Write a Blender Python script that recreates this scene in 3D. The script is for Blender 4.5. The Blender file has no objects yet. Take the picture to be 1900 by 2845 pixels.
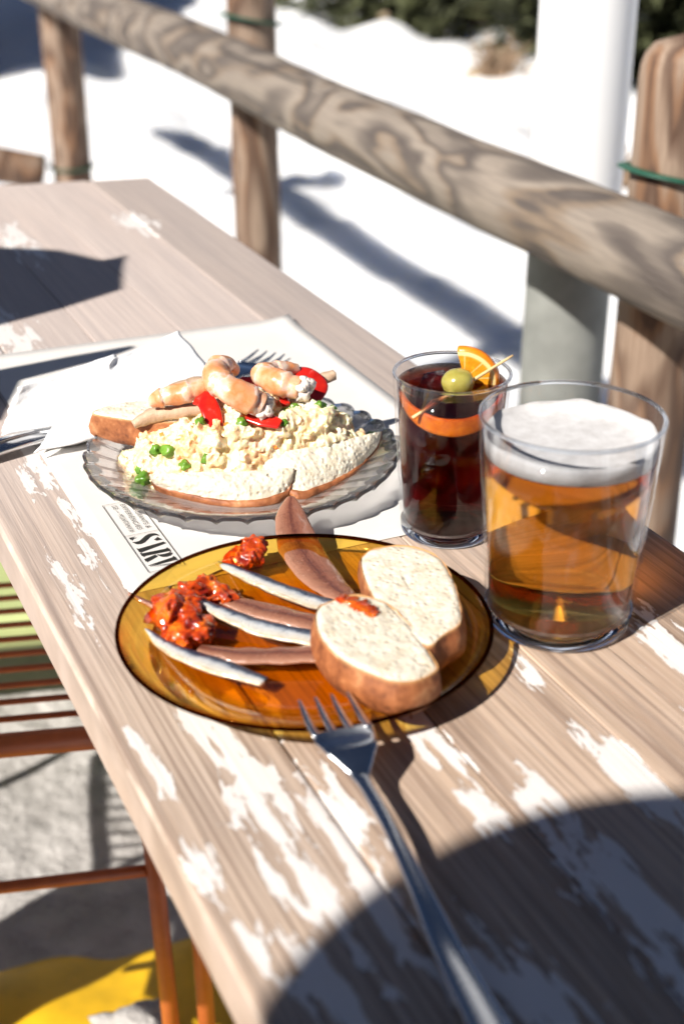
import bpy, bmesh, math, random
from math import sin, cos, pi, radians, sqrt, exp
from mathutils import Vector, Matrix, noise
random.seed(11)
sc = bpy.context.scene
COL = sc.collection
R = radians

# ------------------------------------------------------------------ camera
cam_d = bpy.data.cameras.new('camera')
cam = bpy.data.objects.new('camera', cam_d); COL.objects.link(cam)
cam.location = (0, 0, 0.41)
cam.rotation_euler = (R(90 - 26.5), 0, 0)
cam_d.lens = 50; cam_d.sensor_width = 36; cam_d.sensor_fit = 'AUTO'
cam_d.clip_start = 0.02; cam_d.clip_end = 1000
cam_d.dof.use_dof = True
cam_d.dof.focus_distance = 0.91
cam_d.dof.aperture_fstop = 6.0
sc.camera = cam

# ------------------------------------------------------------------ world, sun, exposure
SUN_EL, SUN_AZ = R(40), R(225)
wd = bpy.data.worlds.new('World'); sc.world = wd; wd.use_nodes = True
nt = wd.node_tree; bg = nt.nodes['Background']
sky = nt.nodes.new('ShaderNodeTexSky'); sky.sky_type = 'NISHITA'; sky.sun_disc = False
sky.sun_elevation = SUN_EL; sky.sun_rotation = SUN_AZ; sky.altitude = 2400; sky.air_density = 0.5; sky.dust_density = 0.1
nt.links.new(sky.outputs[0], bg.inputs[0]); bg.inputs[1].default_value = 0.05
sd = bpy.data.lights.new('sun', 'SUN'); sd.energy = 5.0; sd.angle = R(0.53); sd.color = (1, 0.955, 0.89)
sun = bpy.data.objects.new('sun', sd); COL.objects.link(sun)
sun_to = Vector((cos(SUN_EL) * sin(SUN_AZ), cos(SUN_EL) * cos(SUN_AZ), sin(SUN_EL)))   # towards the sun
sun.rotation_euler = (-sun_to).to_track_quat('-Z', 'Y').to_euler()
sun.location = sun_to * 30
vs = sc.view_settings
vs.view_transform = 'Standard'; vs.look = 'None'; vs.exposure = 0.70; vs.gamma = 1; vs.use_curve_mapping = False
sc.render.engine = 'CYCLES'
cy = sc.cycles
cy.use_denoising = True
cy.max_bounces = 20; cy.transmission_bounces = 16; cy.transparent_max_bounces = 40
cy.diffuse_bounces = 4; cy.glossy_bounces = 6; cy.sample_clamp_indirect = 6; cy.blur_glossy = 0.6

# ------------------------------------------------------------------ helpers
A = R(24.6)                                   # heading of the table's long side
def W(v, u, z=0):                             # table coordinates (right, along, up) -> world
    return Vector((v * cos(A) - u * sin(A), v * sin(A) + u * cos(A), z))
TM = Matrix.Rotation(A, 4, 'Z')

def tag(o, label=None, cat=None, group=None, kind=None):
    if label: o['label'] = label
    if cat: o['category'] = cat
    if group: o['group'] = group
    if kind: o['kind'] = kind
    return o

def empty(name, loc, label, cat, rz=0, group=None):
    o = bpy.data.objects.new(name, None); COL.objects.link(o)
    o.location = loc; o.rotation_euler = (0, 0, rz); o.empty_display_size = 0.02
    return tag(o, label, cat, group)

def mk(name, verts, faces, mat=None, parent=None, smooth=True, attrs=None, loc=None, rz=None):
    me = bpy.data.meshes.new(name)
    me.from_pydata([tuple(v) for v in verts], [], faces)
    if mat: me.materials.append(mat)
    if smooth:
        me.polygons.foreach_set('use_smooth', [True] * len(me.polygons))
    if attrs:
        for k, vals in attrs.items():
            a = me.attributes.new(k, 'FLOAT', 'POINT')
            a.data.foreach_set('value', vals)
    me.update()
    o = bpy.data.objects.new(name, me); COL.objects.link(o)
    if parent: o.parent = parent
    if loc is not None: o.location = loc
    if rz is not None: o.rotation_euler = (0, 0, rz)
    return o

def fix_normals(o):
    bm = bmesh.new(); bm.from_mesh(o.data)
    bmesh.ops.recalc_face_normals(bm, faces=bm.faces)
    bm.to_mesh(o.data); bm.free(); o.data.update()
    return o

def bevel(o, w, seg=2, ang=35):
    m = o.modifiers.new('bevel', 'BEVEL'); m.width = w; m.segments = seg
    m.limit_method = 'ANGLE'; m.angle_limit = R(ang)
    return o

def prism(poly, z0, z1):                      # polygon (list of xy), bottom and top
    n = len(poly)
    v = [(x, y, z0) for x, y in poly] + [(x, y, z1) for x, y in poly]
    f = [tuple(range(n))[::-1], tuple(range(n, 2 * n))]
    f += [(i, (i + 1) % n, n + (i + 1) % n, n + i) for i in range(n)]
    return v, f

def catmull(pts, n, closed=False):            # n samples, roughly even in parameter
    P_ = [Vector(p) for p in pts]; m = len(P_); out = []
    segs = m if closed else m - 1
    for i in range(n):
        t = i / n * segs if closed else i / (n - 1) * segs
        k = min(int(t), segs - 1); f = t - k
        g = (lambda j: P_[j % m]) if closed else (lambda j: P_[max(0, min(m - 1, j))])
        a, b, c, d = g(k - 1), g(k), g(k + 1), g(k + 2)
        out.append(0.5 * ((2 * b) + (c - a) * f + (2 * a - 5 * b + 4 * c - d) * f * f + (3 * b - a - 3 * c + d) * f ** 3))
    return out

def lerp_list(vals, t):
    x = t * (len(vals) - 1); k = min(int(x), len(vals) - 2); f = x - k
    return vals[k] * (1 - f) + vals[k + 1] * f

def sweep(pts, widths, heights, nlen=24, nring=14, up=(0, 0, 1), power=2.0, jitter=0.0, jscale=200, seed=0, spline=True):
    """tube with an elliptical (or boxier) section; attributes along (0..1), across (-1..1)"""
    C = catmull(pts, nlen) if spline else [Vector(p) for p in pts]
    nlen = len(C)
    V, F, al, ac = [], [], [], []
    up = Vector(up)
    for i, c in enumerate(C):
        t = i / (nlen - 1)
        T = (C[min(i + 1, nlen - 1)] - C[max(i - 1, 0)]).normalized()
        S = T.cross(up)
        if S.length < 1e-4: S = T.cross(Vector((1, 0, 0.1)))
        S.normalize(); N = S.cross(T).normalized()
        w, h = lerp_list(widths, t) / 2, lerp_list(heights, t) / 2
        for k in range(nring):
            a = 2 * pi * k / nring
            ca, sa = cos(a), sin(a)
            x = math.copysign(abs(ca) ** (2 / power), ca); y = math.copysign(abs(sa) ** (2 / power), sa)
            p = c + S * (x * w) + N * (y * h)
            if jitter:
                q = p * jscale + Vector((seed * 7.3, 0, 0))
                p = p + noise.noise_vector(q) * jitter
            V.append(p); al.append(t); ac.append(x)
    for i in range(nlen - 1):
        for k in range(nring):
            a, b = i * nring + k, i * nring + (k + 1) % nring
            F.append((a, b, b + nring, a + nring))
    F.append(tuple(range(nring))[::-1]); F.append(tuple((nlen - 1) * nring + k for k in range(nring)))
    return V, F, {'along': al, 'across': ac}

def lathe(prof, n=96, rad=None):              # prof: closed or open list of (r, z)
    V, F = [], []
    m = len(prof)
    for i in range(n):
        a = 2 * pi * i / n
        for r, z in prof:
            rr = r if rad is None else rad(r, z, a)
            if isinstance(rr, tuple): rr, zz = rr
            else: zz = z
            V.append((rr * cos(a), rr * sin(a), zz))
    for i in range(n):
        for k in range(m - 1):
            a, b = i * m + k, ((i + 1) % n) * m + k
            F.append((a, b, b + 1, a + 1))
    return V, F

def torus_ring(fr, fz, rr, n=144, m=10):      # ring whose radius and height follow the angle
    V, F = [], []
    for i in range(n):
        a = 2 * pi * i / n
        for k in range(m):
            b = 2 * pi * k / m
            r = fr(a) + rr * cos(b)
            V.append((r * cos(a), r * sin(a), fz(a) + rr * sin(b)))
    for i in range(n):
        for k in range(m):
            F.append((i * m + k, ((i + 1) % n) * m + k, ((i + 1) % n) * m + (k + 1) % m, i * m + (k + 1) % m))
    return V, F

def lump(center, r, seed, sub=2, rough=0.35, squash=(1, 1, 1)):
    bm = bmesh.new(); bmesh.ops.create_icosphere(bm, subdivisions=sub, radius=1)
    c = Vector(center); V = []
    for v in bm.verts:
        d = v.co.copy()
        k = 1 + rough * noise.noise(d * 1.4 + Vector((seed * 3.1, seed * 1.7, 0))) * 1.6 + rough * 0.5 * noise.noise(d * 3.7 + Vector((0, seed * 2.3, 5)))
        V.append(c + Vector((d.x * squash[0], d.y * squash[1], d.z * squash[2])) * (r * k))
    F = [tuple(v.index for v in f.verts) for f in bm.faces]
    bm.free()
    return V, F

def join(parts):
    V, F = [], []
    for v, f in parts:
        o = len(V); V += list(v); F += [tuple(i + o for i in q) for q in f]
    return V, F

def remesh(o, size, smooth=3, fac=0.5):
    m = o.modifiers.new('remesh', 'REMESH'); m.mode = 'VOXEL'; m.voxel_size = size; m.use_smooth_shade = True
    m = o.modifiers.new('smooth', 'SMOOTH'); m.iterations = smooth; m.factor = fac
    return o

# ------------------------------------------------------------------ materials
class NB:
    def __init__(s, name):
        s.m = bpy.data.materials.new(name); s.m.use_nodes = True
        s.t = s.m.node_tree; s.N = s.t.nodes; s.L = s.t.links
        s.b = s.N['Principled BSDF']; s.out = s.N['Material Output']
    def n(s, typ, **kw):
        x = s.N.new('ShaderNode' + typ)
        for k, v in kw.items(): setattr(x, k, v)
        return x
    def l(s, a, b): s.L.new(a, b)
    def put(s, sock, v):
        if hasattr(v, 'links') or isinstance(v, bpy.types.NodeSocket): s.l(v, sock)
        else: sock.default_value = v
    def coord(s, scale=(1, 1, 1), kind='Object', loc=(0, 0, 0), rot=(0, 0, 0)):
        tc = s.n('TexCoord'); mp = s.n('Mapping')
        mp.inputs['Scale'].default_value = scale; mp.inputs['Location'].default_value = loc; mp.inputs['Rotation'].default_value = rot
        s.l(tc.outputs[kind], mp.inputs[0]); return mp.outputs[0]
    def noise(s, vec, scale, detail=4, rough=0.55, dist=0.0, out=0):
        x = s.n('TexNoise'); x.inputs['Scale'].default_value = scale; x.inputs['Detail'].default_value = detail
        x.inputs['Roughness'].default_value = rough; x.inputs['Distortion'].default_value = dist
        s.l(vec, x.inputs['Vector']); return x.outputs[out]
    def voro(s, vec, scale, feature='F1', out=0):
        x = s.n('TexVoronoi', feature=feature); x.inputs['Scale'].default_value = scale
        s.l(vec, x.inputs['Vector']); return x.outputs[out]
    def ramp(s, f, stops, interp='LINEAR'):
        x = s.n('ValToRGB'); cr = x.color_ramp; cr.interpolation = interp
        while len(cr.elements) < len(stops): cr.elements.new(0.5)
        for e, (p, c) in zip(cr.elements, stops):
            e.position = p; e.color = (c, c, c, 1) if isinstance(c, (int, float)) else (*c, 1)
        s.l(f, x.inputs[0]); return x.outputs[0]
    def math(s, op, a, b=0.0, c=None, clamp=False):
        x = s.n('Math', operation=op, use_clamp=clamp)
        s.put(x.inputs[0], a); s.put(x.inputs[1], b)
        if c is not None: s.put(x.inputs[2], c)
        return x.outputs[0]
    def mix(s, f, a, b, blend='MIX'):
        x = s.n('MixRGB', blend_type=blend)
        s.put(x.inputs[0], f)
        s.put(x.inputs[1], a if not isinstance(a, tuple) else (*a, 1)); s.put(x.inputs[2], b if not isinstance(b, tuple) else (*b, 1))
        return x.outputs[0]
    def attr(s, name):
        x = s.n('Attribute'); x.attribute_name = name; return x.outputs['Fac']
    def sep(s, vec):
        x = s.n('SeparateXYZ'); s.l(vec, x.inputs[0]); return x.outputs
    def bump(s, h, strength=0.3, dist=0.001):
        x = s.n('Bump'); x.inputs['Strength'].default_value = strength; x.inputs['Distance'].default_value = dist
        s.l(h, x.inputs['Height']); s.l(x.outputs[0], s.b.inputs['Normal']); return x
    def set(s, color=None, rough=None, **kw):
        if color is not None: s.put(s.b.inputs['Base Color'], (*color, 1) if isinstance(color, tuple) else color)
        if rough is not None: s.put(s.b.inputs['Roughness'], rough)
        for k, v in kw.items():
            s.put(s.b.inputs[k.replace('_', ' ')], v)
        return s

def simple(name, color, rough=0.5, var=0.12, scale=30, bump=0.0, **kw):
    b = NB(name); co = b.coord()
    f = b.noise(co, scale, 5)
    c2 = tuple(min(1, c * (1 + var)) for c in color); c1 = tuple(c * (1 - var) for c in color)
    b.set(b.ramp(f, [(0.3, c1), (0.7, c2)]), rough, **kw)
    if bump: b.bump(f, bump, 0.002)
    return b.m

def mat_table():
    b = NB('weathered_table_wood')
    co = b.coord()
    x, y, z = b.sep(co)
    info = b.n('ObjectInfo').outputs['Random']
    sh = b.n('CombineXYZ'); b.put(sh.inputs[2], b.math('MULTIPLY', info, 7.0))
    va = b.n('VectorMath', operation='ADD'); b.l(co, va.inputs[0]); b.l(sh.outputs[0], va.inputs[1])
    def stretch(sx, sy):
        m = b.n('Mapping'); m.inputs['Scale'].default_value = (sx, sy, 12); b.l(va.outputs[0], m.inputs[0]); return m.outputs[0]
    g1 = b.noise(stretch(260, 5), 1, 6, 0.6, 0.4)
    g2 = b.noise(stretch(60, 3), 1, 4, 0.55, 0.9)
    g3 = b.noise(stretch(9, 2.2), 1, 3, 0.5)
    g4 = b.noise(stretch(700, 22), 1, 2, 0.6)
    c = b.mix(b.ramp(g3, [(0.3, 0.0), (0.7, 1.0)]), (0.49, 0.345, 0.24), (0.44, 0.35, 0.285))
    c = b.mix(b.ramp(g2, [(0.38, 0.0), (0.66, 0.75)]), c, (0.27, 0.185, 0.135))
    c = b.mix(b.ramp(g1, [(0.46, 0.0), (0.66, 0.62)]), c, (0.16, 0.11, 0.08))
    c = b.mix(b.ramp(g4, [(0.45, 0.0), (0.75, 0.4)]), c, (0.55, 0.44, 0.37))
    g5 = b.noise(stretch(430, 2.6), 1, 3, 0.55, 0.25)
    c = b.mix(b.ramp(g5, [(0.55, 0.0), (0.64, 0.6)]), c, (0.18, 0.12, 0.09))
    # greyer towards the far end (worn silvery boards)
    c = b.mix(b.ramp(y, [(0.55, 0.0), (1.25, 0.62)]), c, (0.50, 0.44, 0.42))
    tone = b.math('MULTIPLY_ADD', info, 0.34, 0.84)
    vm = b.n('VectorMath', operation='SCALE'); b.l(c, vm.inputs[0]); b.l(tone, vm.inputs['Scale']); c = vm.outputs[0]
    # chipped remains of white paint, lying along the grain
    wob = b.noise(stretch(16, 16), 1, 3, 0.6)
    spots = [(.183, .565, .013, .04), (.185, .50, .016, .07), (.181, .435, .014, .06), (.168, .39, .014, .04), (.212, .47, .015, .055), (.207, .405, .012, .05),
             (.2077, .553, .014, .035), (.277, .50, .010, .045), (.275, .45, .009, .03), (.435, .525, .018, .05), (.352, .532, .007, .018), (.178, .89, .011, .07),
             (.180, .77, .008, .07), (.157, .72, .007, .05), (.148, .535, .006, .03), (.147, .457, .007, .025), (.152, .40, .008, .03), (.35, .425, .012, .06),
             (.30, .37, .017, .08), (.238, .34, .018, .06), (.41, .41, .016, .06), (.436, 1.48, .018, .05), (.225, 1.18, .025, .10), (.30, 1.45, .02, .09), (.46, .46, .012, .05)]
    acc = None
    for (sv, su, rv, ru) in spots:
        dx = b.math('MULTIPLY', b.math('SUBTRACT', x, sv), 1 / rv); dy = b.math('MULTIPLY', b.math('SUBTRACT', y, su), 1 / ru)
        r2 = b.math('ADD', b.math('MULTIPLY', dx, dx), b.math('MULTIPLY', dy, dy))
        g = b.math('SUBTRACT', 1.0, b.math('MULTIPLY', r2, 0.30))
        g = b.math('MAXIMUM', g, 0.0)
        acc = g if acc is None else b.math('MAXIMUM', acc, g)
    n1 = b.noise(stretch(105, 22), 1, 7, 0.62, 0.4)
    n2 = b.noise(stretch(330, 24), 1, 4, 0.6)
    d = b.math('ADD', b.math('MULTIPLY', acc, 0.385), b.math('ADD', n1, b.math('MULTIPLY', n2, 0.16)))
    paint = b.ramp(d, [(0.900, 0.0), (0.910, 1.0)])
    pc = b.mix(b.noise(stretch(40, 10), 1, 3), (0.78, 0.735, 0.70), (0.66, 0.60, 0.56))
    c = b.mix(paint, c, pc)
    # cream worn line along the front arris
    ed = b.math('ADD', x, b.math('MULTIPLY', b.noise(stretch(60, 26), 1, 4), 0.006))
    arr = b.ramp(ed, [(0.1395, 1.0), (0.1402, 0.0)])
    arr = b.math('MULTIPLY', arr, b.ramp(z, [(0.0, 0.0), (0.5, 0.0)]) if False else b.math('GREATER_THAN', z, -0.0045))
    arr = b.math('MULTIPLY', arr, b.ramp(b.noise(stretch(30, 9), 1, 5, 0.6), [(0.38, 0.0), (0.42, 1.0)]))
    c = b.mix(arr, c, (0.86, 0.74, 0.60))
    # dark hairline cracks
    crack = b.ramp(b.noise(stretch(150, 2.2), 1, 3, 0.5, 0.3), [(0.735, 0.0), (0.76, 1.0)])
    c = b.mix(b.math('MULTIPLY', crack, b.math('SUBTRACT', 1.0, paint)), c, (0.10, 0.07, 0.05))
    b.set(c, b.mix(paint, (0.68,) * 3, (0.5,) * 3))
    h = b.math('ADD', b.math('MULTIPLY', paint, 0.6), b.math('SUBTRACT', b.math('MULTIPLY', g1, 0.9), b.math('MULTIPLY', crack, 1.2)))
    b.bump(h, 0.75, 0.0009)
    return b.m

def mat_log(name, light, dark, warm, seed=0.0):
    b = NB(name)
    co = b.coord(loc=(seed, seed * 1.7, seed * 2.3))
    def st(a, c):
        m = b.n('Mapping'); m.inputs['Scale'].default_value = (a, a, c); b.l(co, m.inputs[0]); return m.outputs[0]
    big = b.noise(st(8, 3.0), 1, 2, 0.45, 0.5)
    kn = b.voro(st(7, 4.0), 1, 'SMOOTH_F1')
    val = b.math('ADD', b.math('MULTIPLY', big, 6.5), b.math('MULTIPLY', kn, 1.6))
    val = b.math('ADD', val, b.math('MULTIPLY', b.noise(st(90, 12), 1, 3), 0.35))
    ring = b.math('FRACT', val)
    fine = b.noise(st(260, 10), 1, 4, 0.6)
    c = b.ramp(ring, [(0.0, dark), (0.22, tuple((a + d) / 2 for a, d in zip(light, dark))), (0.36, light), (0.62, light), (0.78, warm), (0.90, dark)])
    wea = b.ramp(b.noise(st(14, 4), 1, 4), [(0.45, 0.0), (0.66, 0.45)])
    c = b.mix(wea, c, tuple(0.55 * a + 0.45 * d for a, d in zip(light, dark)))
    c = b.mix(b.ramp(fine, [(0.42, 0.0), (0.7, 0.5)]), c, tuple(d * 1.3 for d in dark))
    knot = b.ramp(b.voro(st(6, 3.0), 1, 'F1'), [(0.05, 1.0), (0.11, 0.0)])
    c = b.mix(b.math('MULTIPLY', knot, 0.8), c, dark)
    ck = b.ramp(b.noise(st(55, 1.6), 1, 3, 0.5, 0.4), [(0.66, 0.0), (0.70, 1.0)])
    c = b.mix(b.math('MULTIPLY', ck, 0.8), c, tuple(d * 0.45 for d in dark))
    b.set(c, 0.8)
    b.bump(b.math('ADD', b.math('MULTIPLY', b.math('SUBTRACT', fine, b.math('MULTIPLY', ck, 1.5)), 0.6), b.math('MULTIPLY', b.ramp(ring, [(0, 0.0), (0.2, 1.0), (0.9, 1.0), (1, 0.0)]), 0.5)), 0.5, 0.003)
    return b.m

def mat_snow(name, c1, c2, rough=0.6, bs=0.5, sss=0.0):
    b = NB(name); co = b.coord()
    f = b.noise(co, 3.0, 8, 0.6); g = b.noise(co, 22, 6, 0.62)
    b.set(b.ramp(b.math('ADD', b.math('MULTIPLY', f, 0.6), b.math('MULTIPLY', g, 0.4)), [(0.36, c1), (0.58, c2)]), rough)
    b.bump(g, bs, 0.03)
    if sss: b.set(Subsurface_Weight=1.0, Subsurface_Radius=(sss, sss * 1.03, sss * 1.12), Subsurface_Scale=1.0)
    return b.m

def mat_clear(name, tint, gloss_col=(1, 1, 1), refr=0.0, ior=1.5, rough=0.015, bump=None, fmul=1.0):
    """thin clear glass: passes light straight through (tinted), mirrors by Fresnel, bends a share of it"""
    b = NB(name); b.N.remove(b.b)
    tr = b.n('BsdfTransparent'); tr.inputs[0].default_value = (*tint, 1)
    gl = b.n('BsdfGlossy'); gl.inputs['Color'].default_value = (*gloss_col, 1); gl.inputs['Roughness'].default_value = rough
    fr = b.n('LayerWeight'); fr.inputs['Blend'].default_value = 0.5
    f0 = ((ior - 1) / (ior + 1)) ** 2
    F_ = b.math('MULTIPLY_ADD', b.math('POWER', fr.outputs['Facing'], 5.0), 1 - f0, f0)
    body = tr.outputs[0]
    if bump:
        bp = b.n('Bump'); bp.inputs['Strength'].default_value = bump[1]; bp.inputs['Distance'].default_value = 0.001
        b.l(b.noise(b.coord(), bump[0], 3), bp.inputs['Height'])
        b.l(bp.outputs[0], gl.inputs['Normal']); b.l(bp.outputs[0], fr.inputs['Normal'])
    if refr:
        rf = b.n('BsdfRefraction'); rf.inputs['Color'].default_value = (*tint, 1); rf.inputs['IOR'].default_value = ior; rf.inputs['Roughness'].default_value = 0.0
        mx = b.n('MixShader'); mx.inputs[0].default_value = refr
        b.l(tr.outputs[0], mx.inputs[1]); b.l(rf.outputs[0], mx.inputs[2]); body = mx.outputs[0]
    m2 = b.n('MixShader'); b.l(b.math('MULTIPLY', F_, fmul, clamp=True), m2.inputs[0])
    b.l(body, m2.inputs[1]); b.l(gl.outputs[0], m2.inputs[2]); b.l(m2.outputs[0], b.out.inputs[0])
    return b.m

def mat_glass(name, tint, ior=1.5, absorb=None, rough=0.0):
    b = NB(name); b.N.remove(b.b)
    g = b.n('BsdfGlass'); g.inputs['Color'].default_value = (*tint, 1); g.inputs['IOR'].default_value = ior; g.inputs['Roughness'].default_value = rough
    b.l(g.outputs[0], b.out.inputs['Surface'])
    if absorb:
        v = b.n('VolumeAbsorption'); v.inputs['Color'].default_value = (*absorb[0], 1); v.inputs['Density'].default_value = absorb[1]
        b.l(v.outputs[0], b.out.inputs['Volume'])
    return b.m

def mat_crust():
    b = NB('bread_crust'); co = b.coord()
    f = b.noise(co, 60, 6, 0.65); g = b.noise(co, 260, 4, 0.6)
    k = b.math('ADD', b.math('MULTIPLY', f, 0.7), b.math('MULTIPLY', g, 0.3))
    c = b.ramp(k, [(0.34, (0.08, 0.022, 0.008)), (0.45, (0.23, 0.070, 0.022)), (0.56, (0.36, 0.125, 0.042)), (0.68, (0.55, 0.27, 0.12))])
    e = b.attr('edge')
    c = b.mix(b.ramp(e, [(0.6, 0.0), (1.0, 0.8)]), c, (0.60, 0.33, 0.13))
    b.set(c, 0.6); b.bump(k, 0.7, 0.0015); return b.m

def mat_crumb():
    b = NB('bread_crumb'); co = b.coord()
    f = b.noise(co, 90, 6, 0.65); g = b.voro(co, 420, 'SMOOTH_F1'); e = b.attr('edge')
    c = b.ramp(f, [(0.3, (0.54, 0.45, 0.32)), (0.5, (0.67, 0.60, 0.48)), (0.7, (0.72, 0.66, 0.55))])
    po = b.voro(co, 230, 'F1'); pm_ = b.ramp(b.noise(co, 90, 4, 0.6), [(0.48, 0.0), (0.60, 1.0)])
    c = b.mix(b.math('MULTIPLY', b.ramp(po, [(0.10, 0.30), (0.34, 0.0)]), pm_), c, (0.40, 0.29, 0.17))
    ee = b.math('ADD', e, b.math('MULTIPLY', b.math('SUBTRACT', f, 0.5), 0.5))
    c = b.mix(b.ramp(b.noise(co, 150, 3, 0.6), [(0.60, 0.0), (0.70, 0.45)]), c, (0.42, 0.32, 0.20))
    c = b.mix(b.ramp(ee, [(0.78, 0.0), (1.0, 1.0)]), c, (0.60, 0.33, 0.13))
    b.set(c, 0.85, Subsurface_Weight=0.15, Subsurface_Radius=(0.003, 0.002, 0.0012), Subsurface_Scale=1.0)
    b.bump(b.math('ADD', b.math('ADD', b.math('MULTIPLY', g, 0.6), f), b.math('MULTIPLY', b.ramp(po, [(0.1, 0.0), (0.4, 1.0)]), 0.8)), 0.55, 0.0014); return b.m

def mat_fish(name, stops, rough=0.25, metal=0.0, streak=0.5, coat=0.4, spots=None):
    b = NB(name); co = b.coord(); a = b.attr('across'); al = b.attr('along')
    n1 = b.noise(co, 240, 5, 0.65); n3 = b.noise(co, 700, 3, 0.6)
    v = b.n('CombineXYZ'); b.l(b.math('MULTIPLY', a, 7.0), v.inputs[0]); b.l(b.math('MULTIPLY', al, 3.5), v.inputs[1])
    st = b.noise(v.outputs[0], 1.5, 5, 0.65)
    t = b.math('ADD', b.math('MULTIPLY_ADD', a, 0.5, 0.5), b.math('MULTIPLY', b.math('SUBTRACT', n1, 0.5), streak))
    t = b.math('ADD', t, b.math('MULTIPLY', b.math('SUBTRACT', st, 0.5), streak * 0.9))
    c = b.ramp(t, stops)
    c = b.mix(b.ramp(n3, [(0.56, 0.0), (0.72, 0.35)]), c, tuple(x * 0.6 for x in stops[len(stops) // 2][1]))
    if spots: c = b.mix(b.ramp(b.noise(co, 330, 2, 0.5), [(0.62, 0.0), (0.68, 0.8)]), c, spots)
    b.set(c, b.ramp(n1, [(0.35, rough), (0.7, rough + 0.2)]), Metallic=metal, Coat_Weight=coat, Coat_Roughness=0.1)
    b.bump(b.math('ADD', b.math('ADD', n1, b.math('MULTIPLY', st, 0.4)), b.math('MULTIPLY', n3, 0.3)), 0.6, 0.0013); return b.m

M = {}
M['table'] = mat_table()
M['rail'] = mat_log('weathered_rail_log', (0.25, 0.208, 0.168), (0.075, 0.060, 0.052), (0.19, 0.14, 0.098), 0.0)
M['post'] = mat_log('brown_post_log', (0.285, 0.205, 0.148), (0.085, 0.045, 0.027), (0.22, 0.115, 0.06), 3.3)
M['snow'] = mat_snow('snow', (0.84, 0.85, 0.87), (0.92, 0.92, 0.93), 0.6, 0.5, 0.11)
M['terrace'] = mat_snow('trodden_grey_snow', (0.30, 0.28, 0.26), (0.55, 0.52, 0.49), 0.7, 0.8)
M['sleeve'] = simple('white_pole_paint', (0.80, 0.80, 0.80), 0.4, 0.02, 8)
M['shaft'] = simple('grey_concrete', (0.19, 0.195, 0.18), 0.75, 0.4, 9, 0.4)
M['cord'] = simple('green_cord', (0.008, 0.075, 0.045), 0.5, 0.2, 200)
M['paper'] = simple('placemat_paper', (0.65, 0.62, 0.585), 0.75, 0.025, 40, 0.08)
M['napkin'] = simple('napkin_tissue', (0.86, 0.86, 0.86), 0.9, 0.015, 300, 0.25)
M['ink'] = simple('black_ink', (0.02, 0.02, 0.018), 0.6, 0.1)
M['steel'] = simple('cutlery_steel', (0.62, 0.63, 0.65), 0.2, 0.03, 80, Metallic=1.0)
M['rod'] = simple('orange_painted_steel', (0.42, 0.105, 0.028), 0.42, 0.12, 60)
M['green_seat'] = simple('pale_green_paint', (0.42, 0.47, 0.20), 0.5, 0.05, 20)
M['yellow'] = simple('yellow_plastic', (0.72, 0.42, 0.012), 0.5, 0.25, 14, 0.3)
M['crust'] = mat_crust(); M['crumb'] = mat_crumb()

# ------------------------------------------------------------------ ground, terrace, snow
def hill(x, y):
    d = sqrt(x * x + y * y)
    k = min(1, max(0, (d - 2.2) / 3))
    h = -0.84
    h += k * (0.13 * noise.noise(Vector((x * 0.5, y * 0.5, 1.3))) + 0.10 * noise.noise(Vector((x * 1.5, y * 1.5, 7))))
    h += k * (0.15 * abs(noise.noise(Vector((x * 1.9, y * 1.9, 2)))) + 0.05 * noise.noise(Vector((x * 5.5, y * 5.5, 6))) + 0.012 * noise.noise(Vector((x * 12, y * 12, 6))))
    # bank that climbs to the trees on the right
    if d > 14: h += 0.6 * noise.noise(Vector((x * 0.05, y * 0.05, 4))) * min(1, (d - 14) / 20)
    return min(h, -0.45) if d < 14 else h

def ground_grid():
    N = 420; V, F = [], []
    def warp(t): return math.copysign(abs(t) * 9 + (math.expm1(abs(t) * 5.2) if True else 0) * 1.6, t)
    for j in range(N + 1):
        for i in range(N + 1):
            x = warp(i / N * 2 - 1); y = warp(j / N * 2 - 1) + 4
            V.append((x, y, hill(x, y)))
    for j in range(N):
        for i in range(N):
            a = j * (N + 1) + i
            F.append((a, a + 1, a + N + 2, a + N + 1))
    return V, F
tag(mk('snow_ground', *ground_grid(), M['snow']), kind='structure')

def terrace():
    V, F = [], []; nx, ny = 120, 150
    for j in range(ny + 1):
        for i in range(nx + 1):
            v = -6.5 + 7.46 * i / nx; u = -6 + 9.6 * j / ny
            p = W(v, u)
            z = -0.795 + 0.014 * noise.noise(Vector((p.x * 4, p.y * 4, 3))) + 0.008 * noise.noise(Vector((p.x * 13, p.y * 13, 9)))
            if i in (0, nx) or j in (0, ny): z -= 0.12
            V.append((p.x, p.y, z))
    for j in range(ny):
        for i in range(nx):
            a = j * (nx + 1) + i; F.append((a, a + 1, a + nx + 2, a + nx + 1))
    return V, F
tag(mk('terrace_floor', *terrace(), M['terrace']), kind='structure')

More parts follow.
